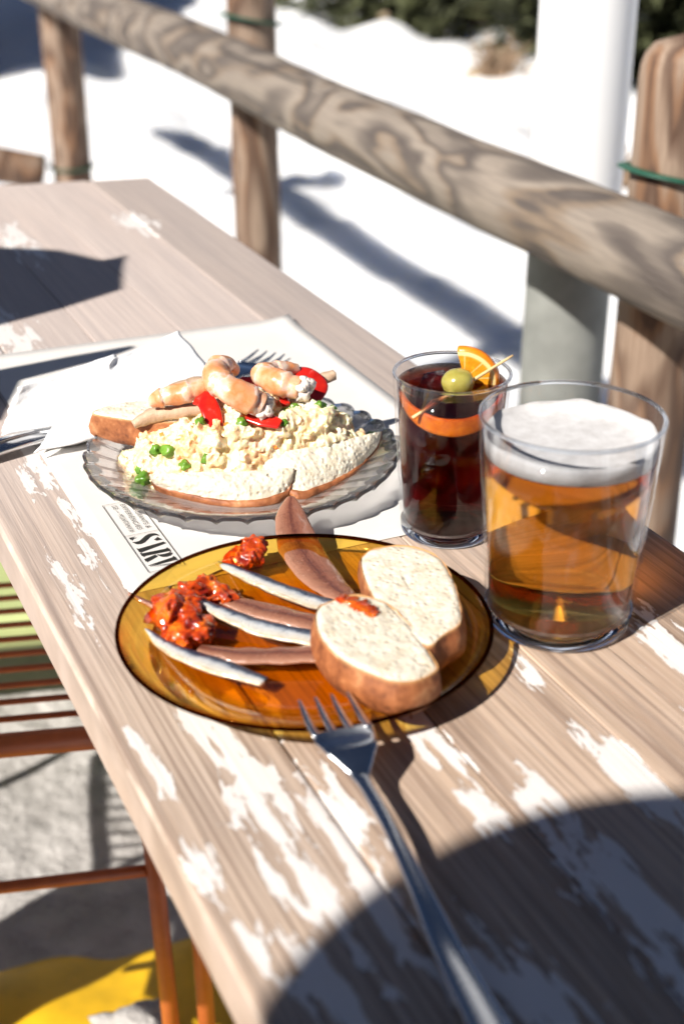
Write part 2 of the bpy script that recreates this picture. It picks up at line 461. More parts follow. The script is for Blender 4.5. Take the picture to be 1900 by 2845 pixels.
# ------------------------------------------------------------------ table
tbl = empty('wooden_table', (0, 0, 0), 'long weathered wooden plank table with chipped white paint carrying the food and drinks', 'table', A)
VL, VR = 0.1365, 0.5115
NP = 5; pw = (VR - VL) / NP
def end_u(v): return 1.7157 - (v - 0.3349) * 0.18
for i in range(NP):
    a, b2 = VL + i * pw + (0.0004 if i else 0), VL + (i + 1) * pw - (0.0004 if i < NP - 1 else 0)
    dz = (0.0, -0.0004, 0.0, -0.0003, -0.0001)[i]
    v, f = prism([(a, 0.02), (b2, 0.02), (b2, end_u(b2)), (a, end_u(a))], -0.034, dz)
    o = mk('plank', v, f, M['table'], tbl, smooth=False)
    bevel(o, 0.0035 if i in (0, NP - 1) else 0.0009, 3)
for u in (0.25, 1.45):
    v, f = prism([(VL + 0.04, u - 0.03), (VR - 0.02, u - 0.03), (VR - 0.02, u + 0.03), (VL + 0.04, u + 0.03)], -0.075, -0.0345)
    mk('cross_bearer', v, f, M['table'], tbl, smooth=False)
    for vv in (VR - 0.08,):
        v, f = prism([(vv - 0.03, u - 0.028), (vv + 0.03, u - 0.028), (vv + 0.03, u + 0.028), (vv - 0.03, u + 0.028)], -0.80, -0.0755)
        mk('leg', v, f, M['table'], tbl, smooth=False)

# ------------------------------------------------------------------ log railing
def log_mesh(L, r0, r1, seed, nl=60, nr=28, dome=False):
    V, F = [], []
    for i in range(nl + 1):
        t = i / nl; z = t * L
        for k in range(nr):
            a = 2 * pi * k / nr
            r = r0 + (r1 - r0) * t
            r *= 1 + 0.035 * noise.noise(Vector((cos(a) * 0.8 + seed, sin(a) * 0.8, z * 4))) + 0.02 * noise.noise(Vector((cos(a) * 2 + seed, sin(a) * 2, z * 14)))
            zz = z
            if dome and z > L - r0:
                q = (z - (L - r0)) / r0; r *= sqrt(max(0.0, 1 - q ** 3.0)) * 0.999 + 0.001
            V.append((r * cos(a) + 0.008 * noise.noise(Vector((seed, z * 1.3, 0))), r * sin(a) + 0.008 * noise.noise(Vector((seed, z * 1.3, 8))), zz))
    for i in range(nl):
        for k in range(nr):
            F.append((i * nr + k, i * nr + (k + 1) % nr, (i + 1) * nr + (k + 1) % nr, (i + 1) * nr + k))
    F.append(tuple(range(nr))[::-1]); F.append(tuple(nl * nr + k for k in range(nr)))
    return V, F
def rail_v(u): return 0.9224 + 0.0263 * (u - 1.2104) / 1.2344
def rail_z(u): return -0.0302 - 0.0054 * (u - 1.2104) / 1.2344
fence = empty('log_railing', W(1.02, 2.7, -0.85), 'weathered round log railing with three posts between the table and the snow', 'railing', A)
fi = (TM @ Matrix.Identity(4)).inverted()
def fl(v, u, z): return Vector((v - 1.02, u - 2.7, z + 0.85))
p0, p1 = fl(rail_v(0.2), 0.2, rail_z(0.2)), fl(rail_v(5.6), 5.6, rail_z(5.6))
v, f = log_mesh((p1 - p0).length, 0.0515, 0.0585, 1.7, nl=240)
ro = mk('rail', v, f, M['rail'], fence, loc=p0)
ro.rotation_mode = 'QUATERNION'; ro.rotation_quaternion = (p1 - p0).to_track_quat('Z', 'Y')
for (vv, uu, rr, zt, sd_) in ((1.026, 1.325, 0.051, 0.185, 2.2), (1.053, 2.722, 0.049, 0.17, 5.1), (1.092, 4.41, 0.060, 0.16, 8.4)):
    v, f = log_mesh(zt + 0.85, rr, rr * 0.98, sd_, nl=90, dome=True)
    o = mk('post', v, f, M['post'], fence, loc=fl(vv, uu, -0.85)); o.rotation_euler = (0, 0, sd_)
# lower wooden brace at the far left with its own tie
def cord_ring(vv, uu, zz, rad, turns, tilt):
    pts = []
    for i in range(40):
        a = 2 * pi * i / 39 * turns
        pts.append(fl(vv + rad * cos(a), uu + rad * sin(a), zz + tilt * cos(a) + 0.004 * i / 39))
    v, f, at = sweep(pts, [0.018, 0.018], [0.005, 0.005], nlen=60, nring=8)
    return mk('cord', v, f, M['cord'], fence)
cord_ring(1.026, 1.325, 0.026, 0.058, 1.0, -0.012)
cord_ring(1.053, 2.722, 0.03, 0.056, 1.0, -0.012)
cord_ring(1.092, 4.41, -0.61, 0.066, 1.0, 0.0)
brace = fl(1.0, 4.42, -0.62); brace2 = fl(-0.1, 4.55, -0.33)
v, f, at = sweep([brace2, (brace + brace2) / 2, brace], [0.11, 0.11], [0.11, 0.11], nlen=20, nring=16)
mk('brace', v, f, M['post'], fence)

# ------------------------------------------------------------------ white pole
pole = empty('round_pole', W(1.095, 1.60, -0.85) + Vector((-0.016, 0, 0)), 'thick round pole behind the log rail, white above it and grey below', 'pole', A)
v, f = lathe([(0.0, 0.0), (0.0585, 0.0), (0.0585, 0.76), (0.0, 0.76)], 48); mk('lower_shaft', v, f, M['shaft'], pole)
v, f = lathe([(0.0, 0.740), (0.0620, 0.740), (0.0620, 2.9), (0.0, 2.9)], 48); mk('upper_sleeve', v, f, M['sleeve'], pole)
for o in pole.children:
    m = o.modifiers.new('e', 'EDGE_SPLIT'); m.split_angle = R(40)

# ------------------------------------------------------------------ trees, rocks, dry bushes beyond the snow
M['needle'] = simple('conifer_needles', (0.045, 0.05, 0.018), 0.7, 0.6, 2.5)
M['bark'] = simple('pine_bark', (0.09, 0.06, 0.04), 0.9, 0.3, 20, 0.4)
M['twig'] = simple('dry_twigs', (0.28, 0.19, 0.12), 0.9, 0.3, 10)
M['rock'] = simple('tan_rock', (0.34, 0.26, 0.17), 0.9, 0.3, 6, 0.5)
def tree_meshes(h, rad, n, seed):
    rnd = random.Random(seed)
    V, F = [], []
    for i in range(n):
        t = rnd.random() ** 1.7
        z = 0.05 + t * h; rr = rad * (1 - 0.75 * t) * sqrt(rnd.random())
        rr *= 0.8 + 0.4 * noise.noise(Vector((seed, z * 1.6, 0)))
        a = rnd.random() * 2 * pi
        if noise.noise(Vector((cos(a) * 1.6 + seed, sin(a) * 1.6, z * 1.8))) < -0.22: continue
        c = Vector((rr * cos(a), rr * sin(a), z - rr * 0.25))
        d = Vector((cos(a) + rnd.uniform(-.6, .6), sin(a) + rnd.uniform(-.6, .6), rnd.uniform(-.7, .3))).normalized()
        s = d.cross(Vector((rnd.uniform(-1, 1), rnd.uniform(-1, 1), 1))).normalized()
        L, w = rnd.uniform(.10, .24), rnd.uniform(.03, .06)
        k = len(V); V += [c - s * w, c + s * w, c + d * L]; F.append((k, k + 1, k + 2))
    tv, tf, _ = sweep([(0, 0, -0.3), (0.03, 0.02, h * 0.5), (0, 0, h * 1.02)], [rad * 0.18, rad * 0.11, 0.02], [rad * 0.18, rad * 0.11, 0.02], nlen=10, nring=10)
    limbs = []
    for i in range(9):
        a = i * 2.4; z = 0.3 + h * 0.09 * i
        limbs.append(sweep([(0, 0, z), (rad * .35 * cos(a), rad * .35 * sin(a), z + .02), (rad * .7 * cos(a), rad * .7 * sin(a), z - .1)], [.05, .03, .01], [.05, .03, .01], nlen=6, nring=6)[:2])
    return (V, F), join([(tv, tf)] + limbs)
trees = [(0.42, 9.9, 4.2, 1.0, 'dark conifer farthest left, small at the top edge of the snow'), (0.85, 9.4, 4.4, 1.0, 'dark conifer leftmost beyond the top of the snow slope'), (1.40, 7.9, 3.8, 1.0, 'dark conifer left of the white pole, low branches over the snow'),
         (2.1, 7.9, 4.6, 1.15, 'dark conifer just right of the white pole'), (3.0, 8.0, 4.2, 1.2, 'dark conifer at the right edge above the round post top'), (1.0, 10.6, 5.2, 1.5, 'tall dark conifer standing back behind the pole'), (2.6, 10.4, 5.0, 1.6, 'tall dark conifer standing back at the far right')]
for i, (x, y, h, rad, lab) in enumerate(trees):
    t = empty('conifer_tree', (x, y, hill(x, y)), lab, 'tree', 0, 'dark conifers beyond the snow slope')
    (cv, cf), (tv, tf) = tree_meshes(h, rad, 3600, i + 1)
    mk('crown', cv, cf, M['needle'], t, smooth=False); mk('trunk', tv, tf, M['bark'], t)
for i, (x, y, s, lab) in enumerate([(0.34, 9.5, 0.10, 'tan boulder at the top edge left of the trees'), (0.80, 7.75, 0.09, 'tan boulder on the snow below the trees, left of the white pole')]):
    v, f = lump((0, 0, 0), s, 20 + i, 3, 0.5, (1.2, 1, 0.75)); o = mk('boulder', v, f, M['rock'], loc=(x, y, hill(x, y) + s * 0.25))
    tag(o, lab, 'rock', 'boulders on the slope')
def bush(x, y, s, n, seed, lab):
    rnd = random.Random(seed); t = []
    for i in range(n):
        a = rnd.random() * 2 * pi; e = rnd.uniform(.3, 1.2)
        d = Vector((cos(a) * cos(e), sin(a) * cos(e), sin(e))) * s * rnd.uniform(.5, 1)
        m = d * .5 + Vector((rnd.uniform(-.2, .2), rnd.uniform(-.2, .2), 0)) * s
        t.append(sweep([(0, 0, -.05), m, d], [.016, .012, .006], [.016, .012, .006], nlen=6, nring=5)[:2])
    o = mk('dry_shrub', *join(t), M['twig'], loc=(x, y, hill(x, y))); tag(o, lab, 'shrub', 'dry shrubs poking through the snow')
bush(0.80, 7.5, 0.26, 70, 1, 'bare brown shrub in the snow under the tan boulder')
bush(0.95, 6.2, 0.24, 60, 2, 'bare brown shrub in the snow halfway down towards the rail')
bush(0.98, 5.0, 0.20, 50, 3, 'bare brown shrub in the snow just above the rail by the white pole')
M['darkwood'] = simple('dark_stained_timber', (0.085, 0.05, 0.03), 0.7, 0.3, 5, 0.3); M['pane'] = simple('dark_window_pane', (0.03, 0.035, 0.04), 0.05, 0.1)
# unseen building added left of the frame to throw shade on the far snow
shade_hut = empty('shade_hut', (-4.7, 7.0, -0.85), 'unseen timber building added left of the slope to shade the far snow', 'shade_hut')
v, f = prism([(-1.5, -1.5), (1.5, -1.5), (1.5, 2.2), (-1.5, 2.2)], 0, 2.3); mk('wall', v, f, M['post'], shade_hut, smooth=False)
v = [(-1.8, -1.8, 2.2), (1.8, -1.8, 2.2), (1.8, 2.5, 2.2), (-1.8, 2.5, 2.2), (0, -1.8, 3.6), (0, 2.5, 3.6)]
mk('roof', v, [(0, 1, 4), (1, 2, 5, 4), (2, 3, 5), (3, 0, 4, 5), (3, 2, 1, 0)], M['snow'], shade_hut, smooth=False)

rest = empty('unseen_restaurant', (0, -5.2, -0.85), 'unseen dark timber restaurant building added behind the camera to darken reflections and fill light', 'building')  # added behind the camera to darken reflections and cut fill light
for k in range(9):
    v, f = prism([(-8, -1.5 - .01 * (k % 2)), (8, -1.5 - .01 * (k % 2)), (8, .0 + .012 * (k % 2)), (-8, .0 + .012 * (k % 2))], .3 * k, .3 * k + .296)
    mk('log_course', v, f, M['darkwood'], rest, smooth=False)
v, f = prism([(-8.6, -2), (8.6, -2), (8.6, .8), (-8.6, .8)], 2.70, 2.86); mk('roof', v, f, M['darkwood'], rest, smooth=False)
for k in range(5):
    x = -6.4 + 3.2 * k
    v, f = prism([(x - .6, .013), (x + .6, .013), (x + .6, .05), (x - .6, .05)], .9, 2.1); mk('window', v, f, M['pane'], rest, smooth=False)

# ------------------------------------------------------------------ rod chair, green seat, yellow sheet (left of the table)
chair = empty('rod_chair', (-0.40, 1.17, -0.80), 'orange steel rod chair pushed under the left side of the table', 'chair', R(9))
def cl(x, y, z): # world -> chair local
    q = Matrix.Rotation(-R(9), 3, 'Z') @ (Vector((x, y, z)) - Vector((-0.40, 1.17, -0.80))); return q
def bar(name, a, b2, r, mat=None, n=10):
    v, f, _ = sweep([a, b2], [2 * r, 2 * r], [2 * r, 2 * r], nring=n, spline=False)
    return mk(name, v, f, mat or M['rod'], chair)
ca, sa = cos(R(9)), sin(R(9))
fr0 = Vector((-0.212, 0.995, -0.30))
ex, ey = Vector((ca, sa, 0)), Vector((-sa, ca, 0))
bar('front_rail', cl(*(fr0 - ex * 0.5)), cl(*(fr0 + ex * 0.05)), 0.011)
for i in range(10):
    q = fr0 + ey * (0.030 + 0.0265 * i) + Vector((0, 0, 0.006))
    bar('seat_rod', cl(*(q - ex * 0.5)), cl(*(q + ex * 0.05)), 0.0030)
bar('cross_bar', cl(-0.52, 0.946, -0.455), cl(-0.176, 1.0005, -0.449), 0.0058)
bar('leg', cl(-0.172, 1.001, -0.29), cl(-0.160, 1.003, -0.80), 0.0085)
bar('leg', cl(-0.135, 1.007, -0.29), cl(-0.128, 1.0085, -0.80), 0.0085)
bar('leg', cl(-0.70, 0.92, -0.30), cl(-0.71, 0.92, -0.80), 0.0085)
bar('leg', cl(-0.76, 1.28, -0.30), cl(-0.77, 1.28, -0.80), 0.0085)
bar('side_rail', cl(*(fr0 + ex * 0.05)), cl(*(fr0 + ex * 0.05 + ey * 0.32)), 0.009)
bar('side_rail', cl(*(fr0 - ex * 0.5)), cl(*(fr0 - ex * 0.5 + ey * 0.32)), 0.009)
v, f = lump((0, 0, 0), 0.30, 6, 3, 0.18, (.32, .45, 1.1))
tag(mk('shade_pack', v, f, simple('shade_pack_cloth', (0.05, 0.05, 0.06), 0.9), loc=(-0.775, 0.825, -0.47)), 'unseen dark lump added left of the orange rod chair to shade the ground', 'shade_pack')  # added out of view as a shadow caster for the ground
# unseen bundle added out of the frame to keep sun off the chair rods
v, f = lump((0, 0, 0), 0.17, 3, 3, 0.25, (1.0, 1.35, 1.1))
coat = mk('shade_coat', v, f, simple('dark_cloth', (0.05, 0.05, 0.06), 0.9), loc=(-0.50, 0.88, -0.15)); tag(coat, 'unseen dark coat added at the left end of the orange rod chair to shade its rods', 'coat')
# pale green seat below the rods
gs = empty('green_stool', (-0.45, 2.0, -0.80), 'pale green painted stool standing behind the orange chair', 'stool', R(9))
v, f = prism([(-0.35, -0.30), (0.27, -0.30), (0.27, 0.35), (-0.35, 0.35)], 0.14, 0.20); bevel(mk('seat', v, f, M['green_seat'], gs, smooth=False), 0.025, 4)
for sx in (-0.3, 0.22):
    for sy in (-0.25, 0.3):
        v, f = prism([(sx - .015, sy - .015), (sx + .015, sy - .015), (sx + .015, sy + .015), (sx - .015, sy + .015)], 0, 0.1395); mk('leg', v, f, M['green_seat'], gs, smooth=False)
# yellow sheet on the ground
def sheet():
    V, F = [], []; n = 40
    for j in range(n + 1):
        for i in range(n + 1):
            x = -0.50 + 0.62 * i / n; y = 0.62 + 0.72 * j / n - 0.12 * (1 - i / n)
            e = min(i, j, n - i, n - j) / n
            x += 0.05 * noise.noise(Vector((0, y * 6, 3))); y += 0.05 * noise.noise(Vector((x * 6, 0, 3)))
            z = -0.762 + 0.02 * noise.noise(Vector((x * 7, y * 7, 5))) - 0.03 * exp(-e * 20)
            V.append((x, y, z))
    for j in range(n):
        for i in range(n):
            a = j * (n + 1) + i; F.append((a, a + 1, a + n + 2, a + n + 1))
    return V, F
v, f = sheet(); o = mk('yellow_sheet', v, f, M['yellow']); tag(o, 'crumpled yellow plastic sheet on the ground below the chair legs', 'sheet')
m = o.modifiers.new('s', 'SOLIDIFY'); m.thickness = 0.004; m.offset = -1
v, f = lump((0, 0, 0), 0.026, 9, 3, 0.5, (1.4, 1, 0.6)); o = mk('snow_lump', v, f, M['terrace'], loc=(-0.215, 1.095, -0.738)); tag(o, 'grey lump of snow lying on the yellow sheet', 'snow')

# ------------------------------------------------------------------ unseen things added outside the frame to shade the table
def solid_poly(name, poly, z0, z1, mat, parent):
    v, f = prism(poly, z0, z1); return mk(name, v, f, mat, parent, smooth=False)
per = empty('person', (-0.595, -0.445, -0.82), 'unseen person in a dark jacket added beside the camera, round hat sized to cast the near table shadow', 'person')  # guessed figure, added for the rounded shadow at the near right
M['jacket'] = simple('dark_jacket', (0.04, 0.045, 0.06), 0.85); M['skin'] = simple('skin', (0.5, 0.3, 0.22), 0.5); M['straw'] = simple('straw', (0.5, 0.4, 0.22), 0.8, 0.2, 200)
def skin(name, verts, edges, radii, mat, parent, root=0):
    me = bpy.data.meshes.new(name); me.from_pydata(verts, edges, []); me.materials.append(mat)
    o = bpy.data.objects.new(name, me); COL.objects.link(o); o.parent = parent
    m = o.modifiers.new('skin', 'SKIN'); m.use_smooth_shade = True
    for i, r in enumerate(radii):
        me.skin_vertices[0].data[i].radius = (r, r)
    me.skin_vertices[0].data[root].use_root = True
    m = o.modifiers.new('sub', 'SUBSURF'); m.levels = 1; m.render_levels = 1
    return o
# seated-height figure leaning on the terrace: pelvis, chest, neck, head, arms, legs
pv = [(0, 0, .62), (0, .01, .84), (0, .02, 1.02), (0, .03, 1.12), (0, .03, 1.17), (0, .04, 1.25), (-.17, .01, 1.03), (-.22, -.03, .80), (-.20, .10, .62), (.16, .01, 1.03), (.2, -.02, .82), (.16, .12, .66),
      (-.09, 0, .56), (-.10, .03, .30), (-.10, 0, .04), (-.10, .12, .02), (.09, 0, .56), (.10, .03, .30), (.10, 0, .04), (.10, .12, .02)]
pe = [(0, 1), (1, 2), (2, 3), (3, 4), (4, 5), (2, 6), (6, 7), (7, 8), (2, 9), (9, 10), (10, 11), (0, 12), (12, 13), (13, 14), (14, 15), (0, 16), (16, 17), (17, 18), (18, 19)]
pr = [.13, .13, .12, .05, .07, .085, .06, .045, .035, .06, .045, .035, .085, .06, .045, .035, .085, .06, .045, .035]
pv = [(x * 1.15, y * 1.15, z * 1.305) for x, y, z in pv]; pr = [r * 1.2 for r in pr]
skin('body', pv, pe, pr, M['jacket'], per)
v, f = lathe([(0.0, 1.83), (0.07, 1.825), (0.095, 1.77), (0.10, 1.732), (0.214, 1.728), (0.214, 1.720), (0.0, 1.722)], 64); mk('hat', v, f, M['straw'], per)
par_poly = [(-0.2208, 1.4056), (-0.2188, 1.3677), (-0.2088, 1.2903), (-0.2511, 1.2386), (-0.3001, 1.1904), (-0.40, 1.11), (-0.42, 1.44), (-0.3522, 1.4325), (-0.2918, 1.4213), (-0.2442, 1.3872), (-0.2278, 1.3948)]  # outline of the wanted far table shadow; the added panel is cut to it
hh = 0.55; sx = -hh / math.tan(SUN_EL) * 0.7071
fx, fy = -0.41 + sx, 1.27 + sx
par = empty('canvas_occluder', (fx, fy, -0.82), 'added unseen canvas flag on a thin pole standing left of the table outside the picture', 'occluder')
solid_poly('shadow_panel', [(x + sx - fx, y + sx - fy) for x, y in par_poly][::-1], hh + 0.82, hh + 0.823, simple('canvas', (0.7, 0.65, 0.55), 0.9), par)
wedge = [(-0.2759, 1.0779), (-0.228, 1.106), (-0.1776, 1.1323), (-0.1728, 1.1291), (-0.1952, 1.103), (-0.2552, 1.0537), (-0.2535, 0.9738), (-0.35350000000000004, 0.9538), (-0.3559, 1.0579)]  # outline of the wanted shadow beside the napkins, cast by an added unseen piece
h2 = 0.30; s2 = -h2 / math.tan(SUN_EL) * 0.7071
solid_poly('shadow_wedge', [(x + s2 - fx, y + s2 - fy) for x, y in wedge], h2 + 0.82, h2 + 0.822, simple('shadow_wedge_cloth', (0.6, 0.2, 0.15), 0.9), par)
v, f, _ = sweep([(0, 0, 0), (0, 0, hh + 0.819)], [.016, .016], [.016, .016], spline=False); mk('pole', v, f, M['steel'], par)

# ------------------------------------------------------------------ placemat with print
pm = empty('placemat', W(0.32, 0.90, 0.0), 'white paper placemat with a printed restaurant logo under the clear glass plate', 'placemat', A)
def ml(v, u, z=0): return (v - 0.32, u - 0.90, z)
def mat_mesh():
    V, F = [], []; nx, ny = 30, 44
    for j in range(ny + 1):
        for i in range(nx + 1):
            s, t = i / nx, j / ny
            v = (0.1865 + 0.002 * t) * (1 - s) + 0.457 * s; u = 0.701 + 0.410 * t + 0.012 * (1 - s) * t
            z = 0.0006 + 0.0006 * max(0, noise.noise(Vector((v * 9, u * 9, 1)))) + (0.003 * max(0, (s - 0.9) / 0.1) ** 2 + 0.003 * max(0, (t - 0.93) / 0.07) ** 2)
            V.append(ml(v, u, z))
    for j in range(ny):
        for i in range(nx):
            a = j * (nx + 1) + i; F.append((a, a + 1, a + nx + 2, a + nx + 1))
    return V, F
o = mk('paper', *mat_mesh(), M['paper'], pm); m = o.modifiers.new('s', 'SOLIDIFY'); m.thickness = 0.0003; m.offset = -1
ZI = 0.0016
def flat(name, polys):                       # printed flat shapes; polys in table coordinates (v, u)
    V, F = [], []
    for p in polys:
        k = len(V); V += [ml(a, b_, ZI) for a, b_ in p]; F.append(tuple(range(k, k + len(p))))
    return mk(name, V, F, M['ink'], pm, smooth=False)
def line(a, b_, w):
    a, b_ = Vector(a), Vector(b_); d = (b_ - a).normalized(); n_ = Vector((-d.y, d.x)) * w / 2
    return [a - n_, b_ - n_, b_ + n_, a + n_]
B0, B1, UT, UD, UE = 0.2035, 0.2262, 0.8178, 0.7700, 0.7195
W_ = 0.00045
flat('logo_frame', [line((B0, UT), (B0, UE), W_), line((B1, UT), (B1, UE), W_), line((B0, UT), (B1, UT), W_ * .7), line((B0, UD), (B1, UD), W_ * .7), line((B0, UE), (B1, UE), W_ * .7)])
def text(body, v_base, u0, length, height):
    cu = bpy.data.curves.new('lettering', 'FONT'); cu.body = body; cu.size = 1; cu.space_character = 1.25
    to = bpy.data.objects.new('tmp', cu); COL.objects.link(to)
    dg = bpy.context.evaluated_depsgraph_get(); me = bpy.data.meshes.new_from_object(to.evaluated_get(dg))
    bpy.data.objects.remove(to)
    xs = [q.co.x for q in me.vertices]; cap = 0.70
    x0, x1 = min(xs), max(xs)
    for q in me.vertices:
        t = (q.co.x - x0) / (x1 - x0); hgt = q.co.y / cap
        q.co = Vector(ml(v_base + hgt * height, u0 - t * length, ZI))
    me.materials.clear(); me.materials.append(M['ink'])
    o = bpy.data.objects.new('lettering', me); COL.objects.link(o); o.parent = pm
    return o
text('RESTAURANTS &', 0.2198, 0.8145, 0.0385, 0.0033)
text('EXPERIÈNCIES', 0.2142, 0.8145, 0.0385, 0.0033)
text('DE — MUNTANYA', 0.2086, 0.8145, 0.0400, 0.0033)
# stencil logo letters, drawn in a box: a = along reading direction (0..), h = height 0..1
def glyph(polys, a0, wd_):
    h0, h1 = 0.2060, 0.2238
    return [[(h0 + (h1 - h0) * y, (UD - 0.0025) - a0 - x * wd_) for x, y in p] for p in polys]
S1 = [(0.95, 1.0), (0.95, 0.78), (0.85, 0.74), (0.72, 0.86), (0.60, 0.92)]
Sb = [(0.02, 0.80), (0.10, 0.92), (0.25, 0.99), (0.48, 0.985), (0.28, 0.90), (0.25, 0.78), (0.36, 0.66), (0.62, 0.52), (0.88, 0.36), (0.97, 0.22), (0.93, 0.10), (0.80, 0.03), (0.62, 0.0), (0.70, 0.12), (0.66, 0.26), (0.48, 0.38), (0.20, 0.54), (0.05, 0.68)]
St = [(0.04, 0.22), (0.10, 0.22), (0.20, 0.08), (0.36, 0.01), (0.05, -0.02)]
Aa = [(0.42, 1.02), (0.64, 0.06), (0.54, 0.0), (1.02, 0.0), (0.94, 0.06), (0.55, 1.02)]
Rr1 = [(0.0, 1.0), (0.0, 0.95), (0.08, 0.92), (0.08, 0.08), (0.0, 0.05), (0.0, 0.0), (0.42, 0.0), (0.42, 0.05), (0.34, 0.08), (0.34, 0.92), (0.42, 0.95), (0.42, 1.0)]
Rr2 = [(0.50, 1.0), (0.72, 0.98), (0.88, 0.88), (0.92, 0.74), (0.86, 0.60), (0.70, 0.52), (0.50, 0.50), (0.60, 0.58), (0.64, 0.75), (0.60, 0.92)]
Rr3 = [(0.50, 0.47), (0.70, 0.45), (1.06, 0.04), (1.12, 0.0), (0.78, 0.0)]
Vv = [(0.0, 1.0), (0.0, 0.96), (0.10, 0.93), (0.44, 0.0), (0.52, 0.0), (0.36, 0.94), (0.42, 0.96), (0.42, 1.0)]
Vt = [(0.62, 1.0), (0.95, 1.0), (0.95, 0.96), (0.86, 0.93), (0.58, 0.10), (0.55, 0.10), (0.76, 0.93), (0.62, 0.96)]
flat('logo_letter', glyph([S1, Sb, St], 0.0, 0.0105)); flat('logo_letter', glyph([Aa], 0.0085, 0.0130))
flat('logo_letter', glyph([Rr1, Rr2, Rr3], 0.0225, 0.0110)); flat('logo_letter', glyph([Vv, Vt], 0.0345, 0.0115))

# ------------------------------------------------------------------ napkin stack and cutlery
nap = empty('napkin', W(0.25, 0.97, 0.0), 'folded stack of white paper napkins left of the salad plate', 'napkin', A)
def patch(name, c00, c10, c11, c01, bulge, seed, n=28):
    V, F = [], []
    for j in range(n + 1):
        for i in range(n + 1):
            s, t = i / n, j / n
            p = Vector(c00) * (1 - s) * (1 - t) + Vector(c10) * s * (1 - t) + Vector(c11) * s * t + Vector(c01) * (1 - s) * t
            p.z += bulge * sin(pi * s) * sin(pi * t) + 0.0035 * noise.noise(Vector((p.x * 22, p.y * 22, seed))) * min(1, 6 * t * (1 - t) + .15)
            p.x += 0.003 * noise.noise(Vector((t * 5, seed, 0))); p.y += 0.003 * noise.noise(Vector((s * 5, seed, 4)))
            V.append((p.x - 0.25, p.y - 0.97, max(p.z, 0.0015)))
    for j in range(n):
        for i in range(n):
            a = j * (n + 1) + i; F.append((a, a + 1, a + n + 2, a + n + 1))
    o = mk(name, V, F, M['napkin'], nap); m = o.modifiers.new('s', 'SOLIDIFY'); m.thickness = 0.0008; m.offset = -1
    return o
patch('sheet', (.1878, .9174, .003), (.275, .925, .004), (.300, 1.000, .022), (.195, .985, .030), .010, 1)
patch('sheet', (.1690, .955, .006), (.255, .950, .012), (.290, 1.000, .030), (.185, .960, .036), .006, 2)
patch('sheet', (.1650, .935, .012), (.27, .930, .016), (.262, .978, .044), (.183, .945, .042), .006, 3)
patch('sheet', (.2300, .930, .014), (.335, .930, .014), (.3230, 1.010, .043), (.256, .965, .044), .006, 4)
patch('sheet', (.1800, .905, .008), (.29, .920, .010), (.335, .965, .026), (.24, .965, .036), .006, 5)

def fork(name, loc, rz, label, head_len=0.03):
    """fork along +y of its root; tine tips at y=0, handle runs to negative y"""
    t = empty(name, loc, label, 'fork', rz)
    return t
def fork_parts(t, L, zt, zh, zn, zm, ze, w_end=0.017):
    body = [(0, -.034, zh), (0, -.040, zh - .0008), (0, -.049, zh * .85 + zn * .15), (0, -.060, zn + .001), (0, -.070, zn), (0, -.10, zm), (0, -.135, (zm + ze) / 2 + .001), (0, -.17, ze + .001), (0, -L, ze)]
    wid = [.0292, .0298, .0250, .0098, .0064, .0068, .0088, .0125, w_end]
    v, f, _ = sweep(body, wid, [.0020, .0020, .0021, .0026, .0030, .0032, .0030, .0026, .0022], nlen=60, nring=18, power=2.6)
    o = mk('handle', v, f, M['steel'], t)
    for i in range(4):
        x = -.0127 + .00847 * i
        pts = [(x, -.036, zh), (x, -.025, zh * .7 + zt * .3 - .0012), (x * .98, -.016, zh * .25 + zt * .75 - .001), (x * .96, -.006, zt)]
        v, f, _ = sweep(pts, [.0047, .0038, .0031, .0014], [.0018, .0018, .0016, .0010], nlen=16, nring=8, power=2.6)
        mk('tine', v, f, M['steel'], t)
fk = fork('fork', W(0.2322, 0.5335, 0), A + R(-6), 'steel fork with its tines resting on the near rim of the amber plate')
fork_parts(fk, 0.218, 0.0235, 0.0225, 0.0150, 0.0150, 0.0035)
fk2 = fork('fork', W(0.4120, 1.033, 0), A + R(-50), 'steel fork lying on the placemat behind the salad plate')
fork_parts(fk2, 0.19, 0.006, 0.005, 0.003, 0.005, 0.002)
sp = empty('knife', W(0.17, 0.928, 0), 'steel cutlery handle poking out from under the napkins at the left edge', 'cutlery', A + R(-72))
v, f, _ = sweep([(0, -.05, .006), (0, 0, .008), (0, .04, .006), (0, .12, .003)], [.016, .021, .020, .012], [.006, .007, .006, .004], nlen=30, nring=18, power=2.6); mk('handle', v, f, M['steel'], sp)
v, f, _ = sweep([(0, -.04, .0105), (0, 0, .0122), (0, .03, .0098)], [.002, .003, .002], [.002, .002, .002], nlen=10, nring=8); mk('ridge', v, f, M['steel'], sp)

